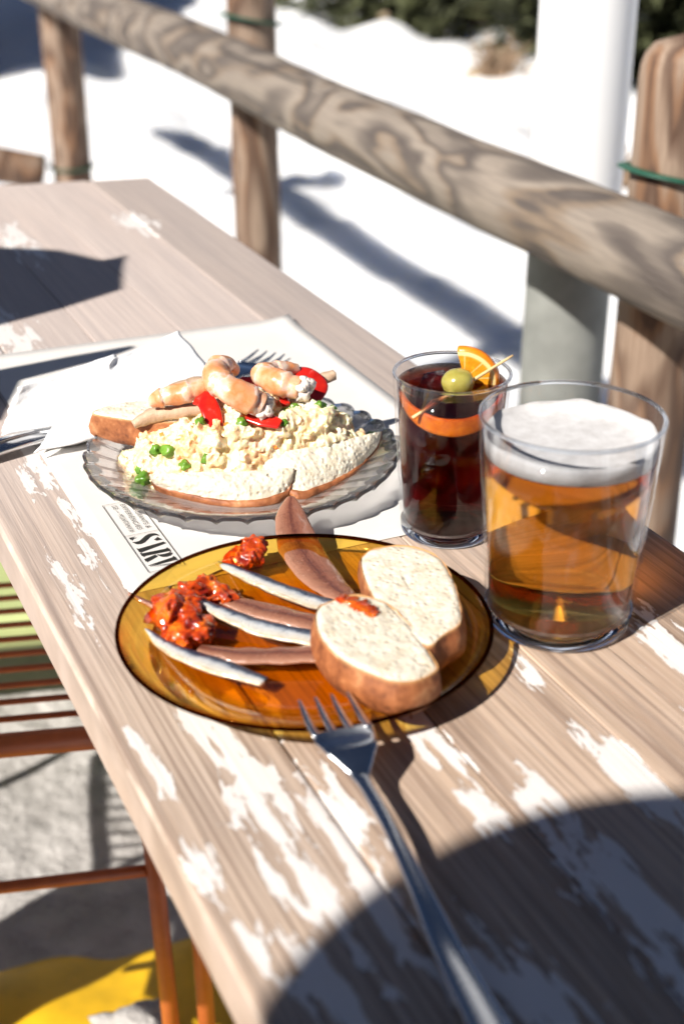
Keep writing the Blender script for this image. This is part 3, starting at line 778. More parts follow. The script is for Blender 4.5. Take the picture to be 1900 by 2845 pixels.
# ------------------------------------------------------------------ clear fluted plate
M['clear'] = mat_clear('clear_glass', (0.985, 0.985, 0.99), refr=0.62, ior=1.5)
M['clear_rim'] = mat_glass('smoky_glass_edge', (0.62, 0.64, 0.68), 1.5)
PC = W(0.3037, 0.8244, 0)
NF = 34
cp = empty('glass_plate', PC, 'clear fluted glass plate with a scalloped rim under the potato salad', 'plate')
def flute(a): return abs(sin(a * NF / 2))
def top_z(r):
    for (a, za), (b_, zb) in zip(prof[:7], prof[1:8]):
        if a <= r <= b_: return za + (zb - za) * (r - a) / (b_ - a)
    return .0212
def plate_rad(r, z, a):
    k = min(1, max(0, (r - .064) / .04)); s = flute(a)
    low = z < top_z(r) - .0008
    return (r + k * (0.0022 * s - 0.0011), z - k * (0.0044 if low else 0.0010) * (1 - s) ** 1.5)
prof = [(.0005, .0045), (.03, .0045), (.055, .0045), (.063, .0050), (.070, .0085), (.080, .0128), (.092, .0175), (.1035, .0212), (.1045, .0200), (.094, .0150), (.082, .0102), (.070, .0052), (.063, .0022), (.058, .0014), (.055, .0022), (.03, .0025), (.0005, .0025)]
v, f = lathe(prof, NF * 10, plate_rad); fix_normals(mk('dish', v, f, M['clear'], cp))
v, f = torus_ring(lambda a: .1042 + .0022 * flute(a) - .0011, lambda a: .0206 - .0032 * (1 - flute(a)) ** 1.6, .0012, NF * 10, 8); fix_normals(mk('rim', v, f, M['clear_rim'], cp))

# ------------------------------------------------------------------ bread
def bread(name, poly, thick, label, loc, rz, group, tilt=(0, 0, 0), seed=0, pit=0.0022, bulge=0.08):
    """slice lying crumb side up; poly local xy; z from 0 to thick"""
    t = empty(name, loc, label, 'bread', rz, group); t.rotation_euler = (tilt[0], tilt[1], rz)
    n = 120
    out = catmull([(x, y, 0) for x, y in poly], n, True)
    c = sum(out, Vector()) / n
    rings = [1.0, .985, .96, .93, .89, .84, .78, .71, .63, .55, .46, .37, .28, .19, .10, .03]
    V, E, F = [], [], []
    for j, k in enumerate(rings):
        for p in out:
            q = c + (p - c) * k
            w = Vector((q.x * 130, q.y * 130, seed * 5.1))
            d = noise.turbulence(w, 3, False) * pit * .30
            vo = noise.voronoi(Vector((q.x * 170, q.y * 170, seed)))[0][0]
            hole = max(0, .30 - vo) * pit * (4.5 if noise.noise(w * .35) > 0.18 else .9)
            ee = 1 - min(1, (1 - k) / .12)
            V.append((q.x, q.y, thick - d - hole * (1 - ee) - .0022 * ee * ee)); E.append(ee)
    for j in range(len(rings) - 1):
        for i in range(n):
            a, b_ = j * n + i, j * n + (i + 1) % n
            F.append((a, b_, b_ + n, a + n))
    F.append(tuple((len(rings) - 1) * n + i for i in range(n)))
    mk('crumb', V, F, M['crumb'], t, attrs={'edge': E})
    V, E, F = [], [], []
    rows = [(.994, thick - .0022), (1.004, thick - .001), (1.012, thick - .002), (1.012 + bulge * .5, thick * .75), (1.012 + bulge, thick * .45), (1.0 + bulge * .8, thick * .2), (.99, .001), (.93, 0.0), (.5, 0.0005), (.05, .0005)]
    for j, (k, z) in enumerate(rows):
        for i, p in enumerate(out):
            q = c + (p - c) * k
            dn = (p - c).normalized()
            r = noise.noise(Vector((q.x * 60, q.y * 60, z * 60 + seed))) * .0012 + noise.noise(Vector((q.x * 220, q.y * 220, z * 220))) * .0006
            q = q + dn * r
            V.append((q.x, q.y, z + r * .4)); E.append(1.0 if j < 2 else (.75 if j == 2 else .3))
    for j in range(len(rows) - 1):
        for i in range(n):
            a, b_ = j * n + i, j * n + (i + 1) % n
            F.append((a, a + n, b_ + n, b_))
    mk('crust', V, F, M['crust'], t, attrs={'edge': E})
    return t

# ------------------------------------------------------------------ potato salad (axes parallel to the world's, origin at the plate centre)
def Q(v, u, z): # plate-relative table coordinates -> plate-relative world axes
    p = W(v, u, z); return Vector(p)
sal = empty('potato_salad', PC + Vector((0, 0, 0.004)), 'creamy potato salad with peas heaped on the clear glass plate', 'salad')
FRONT = [(-.10, -.02), (-.075, -.022), (-.058, -.028), (0, -.031), (.028, -.020), (.057, -.009), (.092, .012), (.12, .03)]
def front_y(x):
    for (a, ya), (b_, yb) in zip(FRONT, FRONT[1:]):
        if a <= x <= b_: return ya + (yb - ya) * (x - a) / (b_ - a)
    return -.02
def mound(x, y):
    y2 = y - 0.004
    e = sqrt(((x - 0.008) / 0.092) ** 2 + (y2 / (0.050 if y2 < 0 else 0.052)) ** 2)
    h = 0.050 * max(0, 1 - e ** 2.4) ** 0.75
    h *= 0.86 + 0.25 * noise.noise(Vector((x * 26, y * 26, 4)))
    h *= 1 - 0.22 * max(0, (x - .03) / .07) - 0.30 * max(0, (-.02 - x) / .07)
    if h > 0:
        h += 0.0050 * noise.noise(Vector((x * 70, y * 70, 2))) + 0.0040 * abs(noise.noise(Vector((x * 130, y * 130, 6)))) + 0.0030 * noise.noise(Vector((x * 240, y * 240, 6))) + 0.0014 * noise.noise(Vector((x * 520, y * 520, 6)))
    yf = front_y(x)
    if y < yf + .006: h = min(h, .010 + (h - .010) * max(0, min(1, (y - yf + .004) / .010)))
    if y < yf - .003: return -0.001
    return max(h, -0.001)
def sal_mat():
    b = NB('potato_salad'); co = b.coord()
    f = b.noise(co, 75, 5, 0.6); g = b.noise(co, 200, 4, 0.6); h = b.noise(co, 42, 3, 0.5)
    wv = b.n('VectorMath', operation='ADD'); b.l(co, wv.inputs[0])
    wn = b.n('TexNoise'); wn.inputs['Scale'].default_value = 240; b.l(co, wn.inputs['Vector'])
    ws = b.n('VectorMath', operation='SCALE'); b.l(wn.outputs['Color'], ws.inputs[0]); ws.inputs['Scale'].default_value = 0.004; b.l(ws.outputs[0], wv.inputs[1])
    vo = b.n('TexVoronoi'); vo.inputs['Scale'].default_value = 150; b.l(wv.outputs[0], vo.inputs['Vector'])
    cell = b.sep(vo.outputs['Color'])[0]
    c = b.ramp(cell, [(0.0, (0.80, 0.62, 0.30)), (0.30, (0.84, 0.70, 0.40)), (0.52, (0.86, 0.78, 0.56)), (0.70, (0.82, 0.62, 0.34)), (0.78, (0.80, 0.40, 0.15)), (0.87, (0.80, 0.50, 0.34)), (0.94, (0.78, 0.66, 0.30))], 'CONSTANT')
    c = b.mix(b.ramp(f, [(0.40, 0.25), (0.62, 0.80)]), c, (0.86, 0.755, 0.52))
    c = b.mix(b.ramp(h, [(0.52, 0.0), (0.64, 0.55)]), c, (0.74, 0.38, 0.17))
    c = b.mix(b.ramp(g, [(0.62, 0.0), (0.68, 0.4)]), c, (0.78, 0.42, 0.18))
    b.set(c, 0.42, Subsurface_Weight=0.4, Subsurface_Radius=(0.006, 0.003, 0.0012), Subsurface_Scale=1.0, Coat_Weight=0.15, Coat_Roughness=0.25)
    b.bump(b.math('ADD', f, g), 0.6, 0.0015); return b.m
M['salad'] = sal_mat()
def mound_mesh():
    V, F = [], []; nx, ny = 230, 150
    for j in range(ny + 1):
        for i in range(nx + 1):
            x = -.10 + .215 * i / nx; y = -.06 + .125 * j / ny
            V.append(Vector((x, y, mound(x, y))))
    W_x = nx + 1
    for j in range(ny):
        for i in range(nx):
            a = j * W_x + i
            q = (a, a + 1, a + W_x + 1, a + W_x)
            if max(V[k][2] for k in q) > 0.0005: F.append(q)
    out = []
    for j in range(ny + 1):                      # push along the slope so that steep sides get relief too
        for i in range(W_x):
            p = V[j * W_x + i]
            a, b_ = V[j * W_x + max(i - 2, 0)], V[j * W_x + min(i + 2, nx)]; c, d = V[max(j - 2, 0) * W_x + i], V[min(j + 2, ny) * W_x + i]
            n_ = (b_ - a).cross(d - c).normalized()
            h = .0042 * abs(noise.noise(p * 95)) * 2 + .0026 * abs(noise.noise(p * 260 + Vector((3, 1, 0)))) * 2 + .0012 * noise.noise(p * 600)
            out.append(p + n_ * (h - .002) if p.z > 0 else p)
    return out, F
hv, hf_ = mound_mesh()
rnd = random.Random(5); ch = []
areas = [((hv[f_[2]] - hv[f_[0]]).cross(hv[f_[3]] - hv[f_[1]])).length for f_ in hf_]
for i, f_ in enumerate(rnd.choices(hf_, areas, k=640)):
    p = hv[f_[0]]
    if p.z < .004 or p.y < front_y(p.x): continue
    r = rnd.uniform(.0014, .0030) if rnd.random() < .8 else rnd.uniform(.003, .0050)
    ch.append(lump(p + Vector((0, 0, -r * .25)), r, i, 2, 0.8, (rnd.uniform(.8, 1.4), rnd.uniform(.8, 1.4), rnd.uniform(.7, 1.1))))
tmp = mk('tmp', hv, hf_); m = tmp.modifiers.new('s', 'SOLIDIFY'); m.thickness = 0.006; m.offset = -1
me_ = bpy.data.meshes.new_from_object(tmp.evaluated_get(bpy.context.evaluated_depsgraph_get()))
shell = ([v.co.copy() for v in me_.vertices], [tuple(p.vertices) for p in me_.polygons]); bpy.data.objects.remove(tmp)
remesh(mk('heap', *join([shell] + ch), M['salad'], sal), .00075, 2, .4)
cr = NB('carrot'); cr.set((0.80, 0.22, 0.03), 0.4); M['carrot'] = cr.m
for i in range(26):
    x = rnd.uniform(-.07, .09); y = rnd.uniform(-.042, .0)
    h = mound(x, y)
    if h < .008: continue
    v, f = lump((x, y, h + .0024), rnd.uniform(.0018, .0032), 100 + i, 1, 0.5, (1.4, 1, .8)); mk('carrot_bit', v, f, M['carrot'], sal, smooth=False)
pea = NB('pea'); pco = pea.coord(); pea.set(pea.ramp(pea.noise(pco, 90, 3), [(0.35, (0.055, 0.15, 0.010)), (0.65, (0.16, 0.31, 0.03))]), 0.33, Subsurface_Weight=0.1, Subsurface_Radius=(.002, .003, .001)); M['pea'] = pea.m
peas = [(-.0516, -.0004, .038), (-.0632, .0117, .03), (-.0685, .0092, .02), (-.0696, .0014, .014), (-.0291, -.0367, .026), (.0266, -.0132, .05), (.072, .0101, .042), (.0879, -.0025, .03), (.0946, -.0011, .026), (.0201, -.0249, .045), (-.0063, -.0172, .038), (-.0321, -.0179, .042), (.048, -.020, .04), (-.045, -.012, .03), (.062, -.010, .036), (-.058, .006, .03), (.035, -.008, .04), (.055, .004, .04), (-.030, -.004, .04)]
for i, (a, b_, z) in enumerate(peas):
    p = Q(a, b_, 0); h = max(mound(p.x, p.y), .002)
    r = (.0046, .0040, .0046, .0052, .0042, .0044, .0046, .0042, .0040, .0030, .0040, .0038, .0036, .0040, .0036, .0040, .0034, .0036, .0032)[i]
    v, f = lump((p.x, p.y, h + .0030 + r * .42), r * 1.08, 300 + i, 3, 0.32, (1 - .12 * (i % 3), 1 - .1 * (i % 2), .88 - .1 * (i % 4 == 1))); mk('pea', v, f, M['pea'], sal)

# bread leaning on the front of the salad: cut face towards the viewer
def lean_slice(top, bot, label, seed):
    """strip of bread between a top edge and a bottom (crust) edge, thickness into the heap"""
    root = empty('bread_slice', PC, label, 'bread', 0, 'bread slices on the salad plate')
    n, m_ = 130, 34
    T_, B_ = catmull(top, n), catmull(bot, n)
    th = 0.011
    V, E, F = [], [], []
    nrm0 = Vector((0.1, -0.75, 0.65)).normalized()
    for j in range(m_ + 1):
        for i in range(n):
            t = j / m_
            p = T_[i].lerp(B_[i], t)
            belly = sin(pi * t) * .0035 * sin(pi * i / (n - 1))
            q = p * 150 + Vector((seed, 0, 0))
            d = noise.turbulence(q, 3, False) * .0008 + max(0, .33 - noise.voronoi(p * 260 + Vector((seed, 0, 0)))[0][0]) * .0045
            e = max(0, (t - .80) / .20); e2 = max(0, abs(i / (n - 1) - .5) * 2 - .96) / .04
            V.append(p + nrm0 * (belly - d * (1 - e))); E.append(max(e, e2 * .9))
    for j in range(m_):
        for i in range(n - 1):
            a = j * n + i; F.append((a, a + n, a + n + 1, a + 1))
    back = -nrm0 * th
    k0 = len(V)                                      # back face and upper cut
    for i in range(n):
        V.append(T_[i] + back + nrm0 * .0 + Vector((0, 0, .001 * noise.noise(T_[i] * 200)))); E.append(.1)
    for i in range(n - 1): F.append((i, i + 1, k0 + i + 1, k0 + i))
    o = mk('crumb', V, F, M['crumb'], root, attrs={'edge': E})
    V, E, F = [], [], []
    rows = [(.0002, -.0034), (.0014, -.0026), (.0018, -.0004), (.0008, .0022), (-.004, .0040), (-.009, .0030), (-.0115, .0005)]
    for (dn, dd) in rows:
        for i in range(n):
            p = B_[i]; dirb = (B_[i] - T_[i]).normalized()
            V.append(p + nrm0 * (dn + .0006 * noise.noise(p * 300)) + dirb * (dd + .0007 * noise.noise(p * 180))); E.append(.75 if dd < -.003 else .35)
    for j in range(len(rows) - 1):
        for i in range(n - 1):
            a = j * n + i; F.append((a, a + n, a + n + 1, a + 1))
    k = len(V)                                       # back face closes to the top
    for i in range(n): V.append(T_[i] + back); E.append(.2)
    a0 = (len(rows) - 1) * n
    for i in range(n - 1): F.append((a0 + i, k + i, k + i + 1, a0 + i + 1))
    mk('crust', V, F, M['crust'], root, attrs={'edge': E})
    return root
q = Q
lean_slice([q(-.0672, -.0085, .0185), q(-.0666, -.0127, .020), q(-.0413, -.0245, .022), q(-.0126, -.0362, .022), q(.0157, -.0455, .0225), q(.0187, -.0446, .0205)],
           [q(-.0668, -.0075, .015), q(-.062, -.012, .0075), q(-.0359, -.0406, .006), q(-.0100, -.0535, .0058), q(.0100, -.0528, .008), q(.0196, -.0442, .0165)],
           'bread slice leaning on the salad front, left one of the front pair', 1.3)
lean_slice([q(-.0064, -.0192, .022), q(.0175, -.0304, .028), q(.0479, -.0327, .0285), q(.070, -.031, .029), q(.0887, -.0271, .028), q(.0925, -.0230, .0255)],
           [q(.0, -.028, .014), q(.0162, -.0548, .0075), q(.0354, -.0534, .0075), q(.0613, -.0454, .010), q(.0845, -.0306, .0145), q(.0934, -.0220, .0235)],
           'bread slice leaning on the salad front, right one of the front pair', 4.7)
# slice behind the shrimps, crust towards the left
pl_ = [q(a, b_, 0) for a, b_ in [(-.0731, .0929), (-.0705, .0978), (-.0550, .0985), (-.0250, .0860), (.0066, .0717), (.012, .050), (-.0100, .045), (-.0421, .0600), (-.0620, .0790)]]
cx = sum((p.x for p in pl_)) / len(pl_); cyy = sum((p.y for p in pl_)) / len(pl_)
bread('bread_slice', [(p.x - cx, p.y - cyy) for p in pl_], .022, 'bread slice with a dark crust lying behind the salad at its left end', PC + Vector((cx + .004, cyy - .028, .0185)), 0, 'bread slices on the salad plate', (R(6), R(-4), 0), 2.2, .0016)

# strips of pale tuna
M['tuna'] = mat_fish('pale_tuna', [(0.0, (0.36, 0.22, 0.13)), (0.4, (0.50, 0.34, 0.22)), (0.7, (0.58, 0.43, 0.30)), (1.0, (0.46, 0.30, 0.19))], 0.5, 0, 0.5, 0.1)
def on_plate(name, pts, wid, hei, mat, label, cat, group=None, dz=0.0, **kw):
    P_ = [q(*p) + Vector((0, 0, dz)) for p in pts]
    c = sum(P_, Vector()) / len(P_)
    v, f, at = sweep([p - c for p in P_], wid, hei, **kw)
    o = mk(name, v, f, mat, loc=PC + c, attrs=at); return tag(o, label, cat, group)
g_t = 'pale fish strips on the salad'
on_plate('fish_strip', [(-.0640, .0350, .036), (-.0509, .0336, .041), (-.0296, .0233, .045), (.0018, .0151, .049)], [.006, .011, .012, .012], [.006, .009, .008, .006], M['tuna'], 'pale fish strip in front of the dark crust, under the left shrimp', 'fish', g_t, power=3, jitter=.0009, nlen=30)
on_plate('fish_strip', [(-.038, .0530, .047), (-.0142, .0579, .049), (.012, .0540, .049)], [.010, .013, .011], [.006, .007, .006], M['tuna'], 'pale fish strip behind the left shrimp', 'fish', g_t, power=3, jitter=.0009, nlen=30)
on_plate('fish_strip', [(.040, .0230, .044), (.056, .0221, .049), (.0672, .0213, .052), (.0777, .0204, .0545)], [.010, .010, .010, .008], [.007, .007, .007, .006], M['tuna'], 'pale fish strip sticking out right of the shrimps', 'fish', g_t, power=3, jitter=.0009, nlen=24)

# shrimps
def mat_shrimp():
    b = NB('cooked_shrimp'); al = b.attr('along'); co = b.coord()
    n1 = b.noise(co, 130, 5, 0.6); n2 = b.noise(co, 420, 3, 0.6)
    t = b.math('ADD', b.math('MULTIPLY', al, 3.4), b.math('ADD', b.math('MULTIPLY', n1, 0.7), b.math('MULTIPLY', b.noise(co, 60, 2), 1.2)))
    fr = b.math('FRACT', t)
    c = b.ramp(fr, [(0.0, (0.76, 0.52, 0.40)), (0.22, (0.77, 0.42, 0.25)), (0.55, (0.72, 0.25, 0.085)), (0.84, (0.75, 0.37, 0.20)), (0.93, (0.78, 0.58, 0.48))])
    c = b.mix(b.ramp(n2, [(0.55, 0.0), (0.75, 0.5)]), c, (0.66, 0.20, 0.05))
    b.set(c, 0.36, Subsurface_Weight=0.35, Subsurface_Radius=(0.004, 0.0018, 0.001), Subsurface_Scale=1.0, Coat_Weight=0.15, Coat_Roughness=0.15)
    b.bump(n1, 0.4, 0.001); return b.m
M['shrimp'] = mat_shrimp()
M['flesh'] = simple('shrimp_flesh', (0.86, 0.76, 0.68), 0.4, 0.08, 200, 0.5, Subsurface_Weight=0.2, Subsurface_Radius=(.003, .002, .001))
def shrimp(pts, wid, label, dz=0.0, cut=True, seed=0):
    P_ = [q(*p) + Vector((0, 0, dz)) for p in pts]; c = sum(P_, Vector()) / len(P_)
    root = empty('shrimp', PC + c, label, 'shrimp', 0, 'peeled shrimps on top of the salad')
    nl = 60; C_ = catmull([p - c for p in P_], nl); w2 = []
    for i in range(nl):
        t = i / (nl - 1); s = (t * 3.4) % 1
        w2.append(lerp_list(wid, t) * (1 + .20 * (s - .5)))
    v, f, at = sweep(C_, w2, [x * .92 for x in w2], nring=22, spline=False, jitter=.0007, jscale=170, seed=seed)
    mk('body', v, f, M['shrimp'], root, attrs=at)
    if cut:
        e = C_[-1]; d = (C_[-1] - C_[-5]).normalized(); parts = []
        rr = wid[-1] / 2
        rn = random.Random(seed)
        for k in range(16):
            o_ = Vector((rn.uniform(-1, 1), rn.uniform(-1, 1), rn.uniform(-1, 1))) * rr * .62; o_ -= d * o_.dot(d)
            parts.append(lump(e + o_ + d * rn.uniform(.0006, .0042), rr * rn.uniform(.34, .55), seed * 20 + k, 2, .5))
        mk('cut_end', *join(parts), M['flesh'], root)
    return root
shrimp([(-.0525, .0318, .0505), (-.0480, .0300, .0535), (-.0400, .0270, .0560), (-.0264, .0225, .0585), (-.0130, .0225, .0605), (-.0065, .0226, .0610)], [.007, .0125, .0150, .0150, .0120, .0065], 'pale pink shrimp lying flat at the left', 0, False, 1)
shrimp([(.0075, .0300, .0650), (.0000, .0265, .0715), (-.0095, .0180, .0735), (-.0140, .0060, .0715), (-.0100, -.0070, .0675), (.0000, -.0130, .0620), (.0085, -.0160, .0570)], [.010, .0140, .0165, .0185, .0205, .0205, .0180], 'curled orange shrimp in the middle with its white cut end towards the viewer', 0, True, 2)
shrimp([(.0520, .0275, .0600), (.0420, .0260, .0625), (.0300, .0230, .0640), (.0230, .0150, .0645), (.0280, .0040, .0630), (.0400, -.0070, .0600)], [.009, .0115, .0140, .0175, .0190, .0165], 'curled pink shrimp at the right with its tail behind', 0, True, 3)
# red pepper strips
rp = NB('red_pepper'); rp.set(rp.ramp(rp.noise(rp.coord(), 120, 4), [(0.35, (0.42, 0.008, 0.006)), (0.7, (0.62, 0.022, 0.010))]), 0.22, Coat_Weight=0.4, Coat_Roughness=0.1); M['pepper'] = rp.m
g_p = 'red pepper strips on the salad'
on_plate('pepper_strip', [(-.0245, .0165, .0560), (-.0215, .0100, .0560), (-.0205, .0020, .0520), (-.0210, -.0050, .0455), (-.0215, -.0130, .0385)], [.0115, .0128, .0132, .0125, .0060], [.0022] * 5, M['pepper'], 'bright red pepper strip hanging down in front of the left shrimp', 'pepper', g_p, up=(.1, -.7, .7), power=3.2, nlen=26)
on_plate('pepper_strip', [(.0120, .0335, .0560), (.0236, .0218, .0570), (.0320, .0100, .0520), (.0300, -.0060, .0500)], [.007, .008, .007, .006], [.0025] * 4, M['pepper'], 'red pepper strip showing between the middle and right shrimps', 'pepper', g_p, up=(0, -.4, .9), power=3, nlen=22)
on_plate('pepper_strip', [(.0000, -.0120, .0500), (.0080, -.0200, .0490), (.0165, -.0285, .0465)], [.010, .013, .007], [.0025] * 3, M['pepper'], 'short red pepper strip poking out under the cut end of the middle shrimp', 'pepper', g_p, up=(.1, -.6, .8), power=3, nlen=18)
on_plate('pepper_strip', [(.0470, .0310, .0570), (.0560, .0200, .0590), (.0620, .0100, .0530), (.0520, .0010, .0450)], [.010, .012, .012, .007], [.0025] * 4, M['pepper'], 'dark red pepper strip folded at the right of the shrimps', 'pepper', g_p, up=(.4, -.5, .8), power=3, nlen=22)

# ------------------------------------------------------------------ amber plate
M['amber'] = mat_clear('amber_glass', (1.0, 0.70, 0.20), refr=0.10, ior=1.5, bump=(35, 0.05))
amt = M['amber'].node_tree; ax_ = amt.nodes.new('ShaderNodeTexCoord'); vl_ = amt.nodes.new('ShaderNodeVectorMath'); vl_.operation = 'MULTIPLY'; vl_.inputs[1].default_value = (1, 1, 0)
ln_ = amt.nodes.new('ShaderNodeVectorMath'); ln_.operation = 'LENGTH'; rp_ = amt.nodes.new('ShaderNodeValToRGB')
amt.links.new(ax_.outputs['Object'], vl_.inputs[0]); amt.links.new(vl_.outputs[0], ln_.inputs[0]); amt.links.new(ln_.outputs['Value'], rp_.inputs[0])
e0, e1 = rp_.color_ramp.elements; e0.position, e0.color = 0.064, (1.0, 0.71, 0.13, 1); e1.position, e1.color = 0.080, (1.0, 0.81, 0.33, 1)   # the glass is thicker in the well than on the rim
for n_ in amt.nodes:
    if n_.type in ('BSDF_TRANSPARENT', 'BSDF_REFRACTION'): amt.links.new(rp_.outputs[0], n_.inputs['Color'])
M['amber_rim'] = mat_glass('amber_glass_edge', (0.22, 0.085, 0.025), 1.5)
AC = W(0.2545, 0.6035, 0)
ap = empty('amber_plate', AC, 'amber brown glass plate with anchovies, tomato jam and bread', 'plate')
prof = [(.0005, .0040), (.03, .0040), (.058, .0042), (.066, .0058), (.074, .0098), (.079, .0118), (.088, .0150), (.0985, .0188), (.1000, .0178), (.089, .0128), (.079, .0092), (.070, .0052), (.062, .0012), (.057, .0010), (.054, .0020), (.03, .0022), (.0005, .0022)]
v, f = lathe(prof, 160); fix_normals(mk('dish', v, f, M['amber'], ap))
v, f = torus_ring(lambda a: .0994, lambda a: .0184, .0012, 160, 10); fix_normals(mk('rim', v, f, M['amber_rim'], ap))

def lay(name, pts, wid, hei, mat, label, cat, group, z, **kw):
    P_ = [W(p[0], p[1], (p[2] if len(p) > 2 else z)) for p in pts]; c = sum(P_, Vector()) / len(P_)
    v, f, at = sweep([p - c for p in P_], wid, hei, **kw)
    o = mk(name, v, f, mat, loc=c, attrs=at); return tag(o, label, cat, group)
M['silver'] = mat_fish('silver_anchovy', [(0.24, (0.03, 0.045, 0.085)), (0.38, (0.09, 0.12, 0.18)), (0.47, (0.42, 0.46, 0.52)), (0.60, (0.78, 0.78, 0.76)), (0.82, (0.80, 0.74, 0.62)), (1.0, (0.52, 0.38, 0.24))], 0.25, 0.35, 0.34, 0.4)
M['brown_fish'] = mat_fish('brown_anchovy', [(0.05, (0.30, 0.13, 0.08)), (0.38, (0.25, 0.095, 0.058)), (0.52, (0.12, 0.038, 0.026)), (0.66, (0.24, 0.092, 0.055)), (0.95, (0.36, 0.175, 0.11))], 0.12, 0, 0.28, 0.8)
g_s, g_b = 'silver anchovies on the amber plate', 'brown anchovies on the amber plate'
kw = dict(nlen=60, nring=22, power=2.2, jitter=.0006, jscale=120)
lay('anchovy', [(.2374, .6921, .014), (.2500, .6705, .012), (.2655, .6430, .011), (.2790, .6150, .014)], [.004, .0110, .0130, .0135], [.0018, .0036, .0040, .0036], M['silver'], 'silver anchovy highest on the amber plate, pointing up to the small jam heap', 'anchovy', g_s, .012, seed=1, **kw)
lay('anchovy', [(.2106, .6503, .017), (.2210, .6350, .014), (.2350, .6160, .012), (.2610, .5900, .012)], [.0045, .0115, .0150, .0145], [.0018, .0036, .0040, .0036], M['silver'], 'silver anchovy in the middle, its tail on the big jam heap', 'anchovy', g_s, .013, seed=2, **kw)
lay('anchovy', [(.1760, .6385, .013), (.1850, .6155, .011), (.2010, .5935, .010), (.2180, .5710, .009)], [.0025, .0110, .0150, .0075], [.0018, .0036, .0040, .0026], M['silver'], 'silver anchovy lowest on the plate, alone near the left rim', 'anchovy', g_s, .012, seed=3, **kw)
lay('anchovy', [(.3000, .7310, .026), (.2945, .7170, .020), (.2885, .6880, .013), (.2880, .6560, .010), (.2905, .6290, .010)], [.005, .0200, .0270, .0240, .014], [.003, .0042, .0046, .0044, .004], M['brown_fish'], 'broad brown anchovy whose tip hangs over the far rim', 'anchovy', g_b, .012, seed=4, **kw)
lay('anchovy', [(.2270, .6560, .011), (.2420, .6370, .010), (.2650, .6080, .011)], [.009, .0165, .0160], [.003, .0042, .0042], M['brown_fish'], 'brown anchovy between the upper two silver ones', 'anchovy', g_b, .010, seed=5, **kw)
lay('anchovy', [(.1985, .6150, .009), (.2178, .5985, .009), (.2560, .5815, .010)], [.008, .0155, .0150], [.003, .0044, .0044], M['brown_fish'], 'brown anchovy below the middle silver one', 'anchovy', g_b, .009, seed=6, **kw)
lay('anchovy', [(.1775, .6710, .0185), (.1834, .6633, .0165), (.1920, .6560, .012)], [.002, .004, .006], [.002, .003, .004], M['brown_fish'], 'thin brown anchovy tail sticking out left of the big jam heap', 'anchovy', g_b, .014, seed=7, **kw)

jm = NB('tomato_jam'); jc = jm.coord(); jn = jm.noise(jc, 95, 5, 0.6)
jm.set(jm.ramp(jn, [(0.36, (0.20, 0.012, 0.004)), (0.5, (0.46, 0.050, 0.005)), (0.66, (0.74, 0.16, 0.010))]), 0.10, Subsurface_Weight=0.3, Subsurface_Radius=(.006, .0015, .0005), Subsurface_Scale=1.0, Coat_Weight=0.5, Coat_Roughness=0.05)
jm.bump(jm.noise(jc, 130, 3, 0.5), 0.5, 0.002); M['jam'] = jm.m
M['skin_t'] = mat_clear('tomato_skin', (0.9, 0.25, 0.04), refr=0.0, ior=1.4)
def jam(spots, label, seed):
    rn = random.Random(seed); parts = []; c0 = W(*spots[0][:2], 0)
    for (v_, u_, z_, r_) in spots:
        c = W(v_, u_, z_) - c0
        parts.append(lump(c, r_ * .85, rn.random() * 50, 3, .7, (1.1, 1.1, .75)))
        for k in range(14):
            a = rn.random() * 2 * pi; e = rn.uniform(-.1, 1.1)
            d = Vector((cos(a) * cos(e), sin(a) * cos(e), sin(e) * .75)) * r_ * rn.uniform(.7, 1.05)
            parts.append(lump(c + d, r_ * rn.uniform(.22, .44), rn.random() * 90, 3, .7, (rn.uniform(.6, 1.6), rn.uniform(.6, 1.6), rn.uniform(.5, 1.1))))
    o = mk('tomato_jam', *join(parts), M['jam'], loc=c0); remesh(o, .0007, 4); return tag(o, label, 'jam', 'dollops of tomato jam')
jam([(.2570, .6935, .0125, .0080), (.2500, .6960, .0115, .0060), (.2640, .6985, .017, .0060)], 'small upright red jam heap near the far rim', 3)
jam([(.1960, .6480, .0135, .0125), (.2080, .6560, .0130, .0105), (.1910, .6290, .0100, .0080), (.2030, .6300, .0105, .0095), (.2210, .6660, .0125, .0095), (.2290, .6570, .0110, .0065)], 'largest red jam heap at the left of the amber plate', 5)

# bread on the amber plate
front = [(.2519, .5839), (.2584, .5884), (.2691, .5900), (.2788, .5891), (.2887, .5780), (.2896, .5594), (.2889, .5386), (.2864, .5166), (.2808, .5114), (.2709, .5083), (.2605, .5110), (.2532, .5198), (.2458, .5339), (.2430, .5483), (.2436, .5616), (.2472, .5741)]
backp = [(.3011, .6297), (.3062, .6359), (.3161, .6395), (.3321, .6328), (.3404, .6117), (.3349, .5841), (.3241, .5558), (.3160, .5426), (.3024, .5361), (.2930, .5308), (.2885, .5379), (.2886, .5575), (.2883, .5797), (.2932, .6059)]
def slice_at(poly, z0, th, label, seed, tilt):
    n = len(poly); cv, cu = sum(p[0] for p in poly) / n, sum(p[1] for p in poly) / n
    return bread('bread_slice', [(a - cv, b_ - cu) for a, b_ in poly], th, label, W(cv, cu, z0), A, 'bread slices on the amber plate', tilt, seed)
slice_at(front, .0140, .0225, 'front bread slice on the amber plate with a red jam smear', 7.7, (R(2), R(2), 0))
slice_at(backp, .0125, .0220, 'rear plain bread slice on the amber plate beside the vermouth glass', 9.1, (R(-2), R(-3), 0))
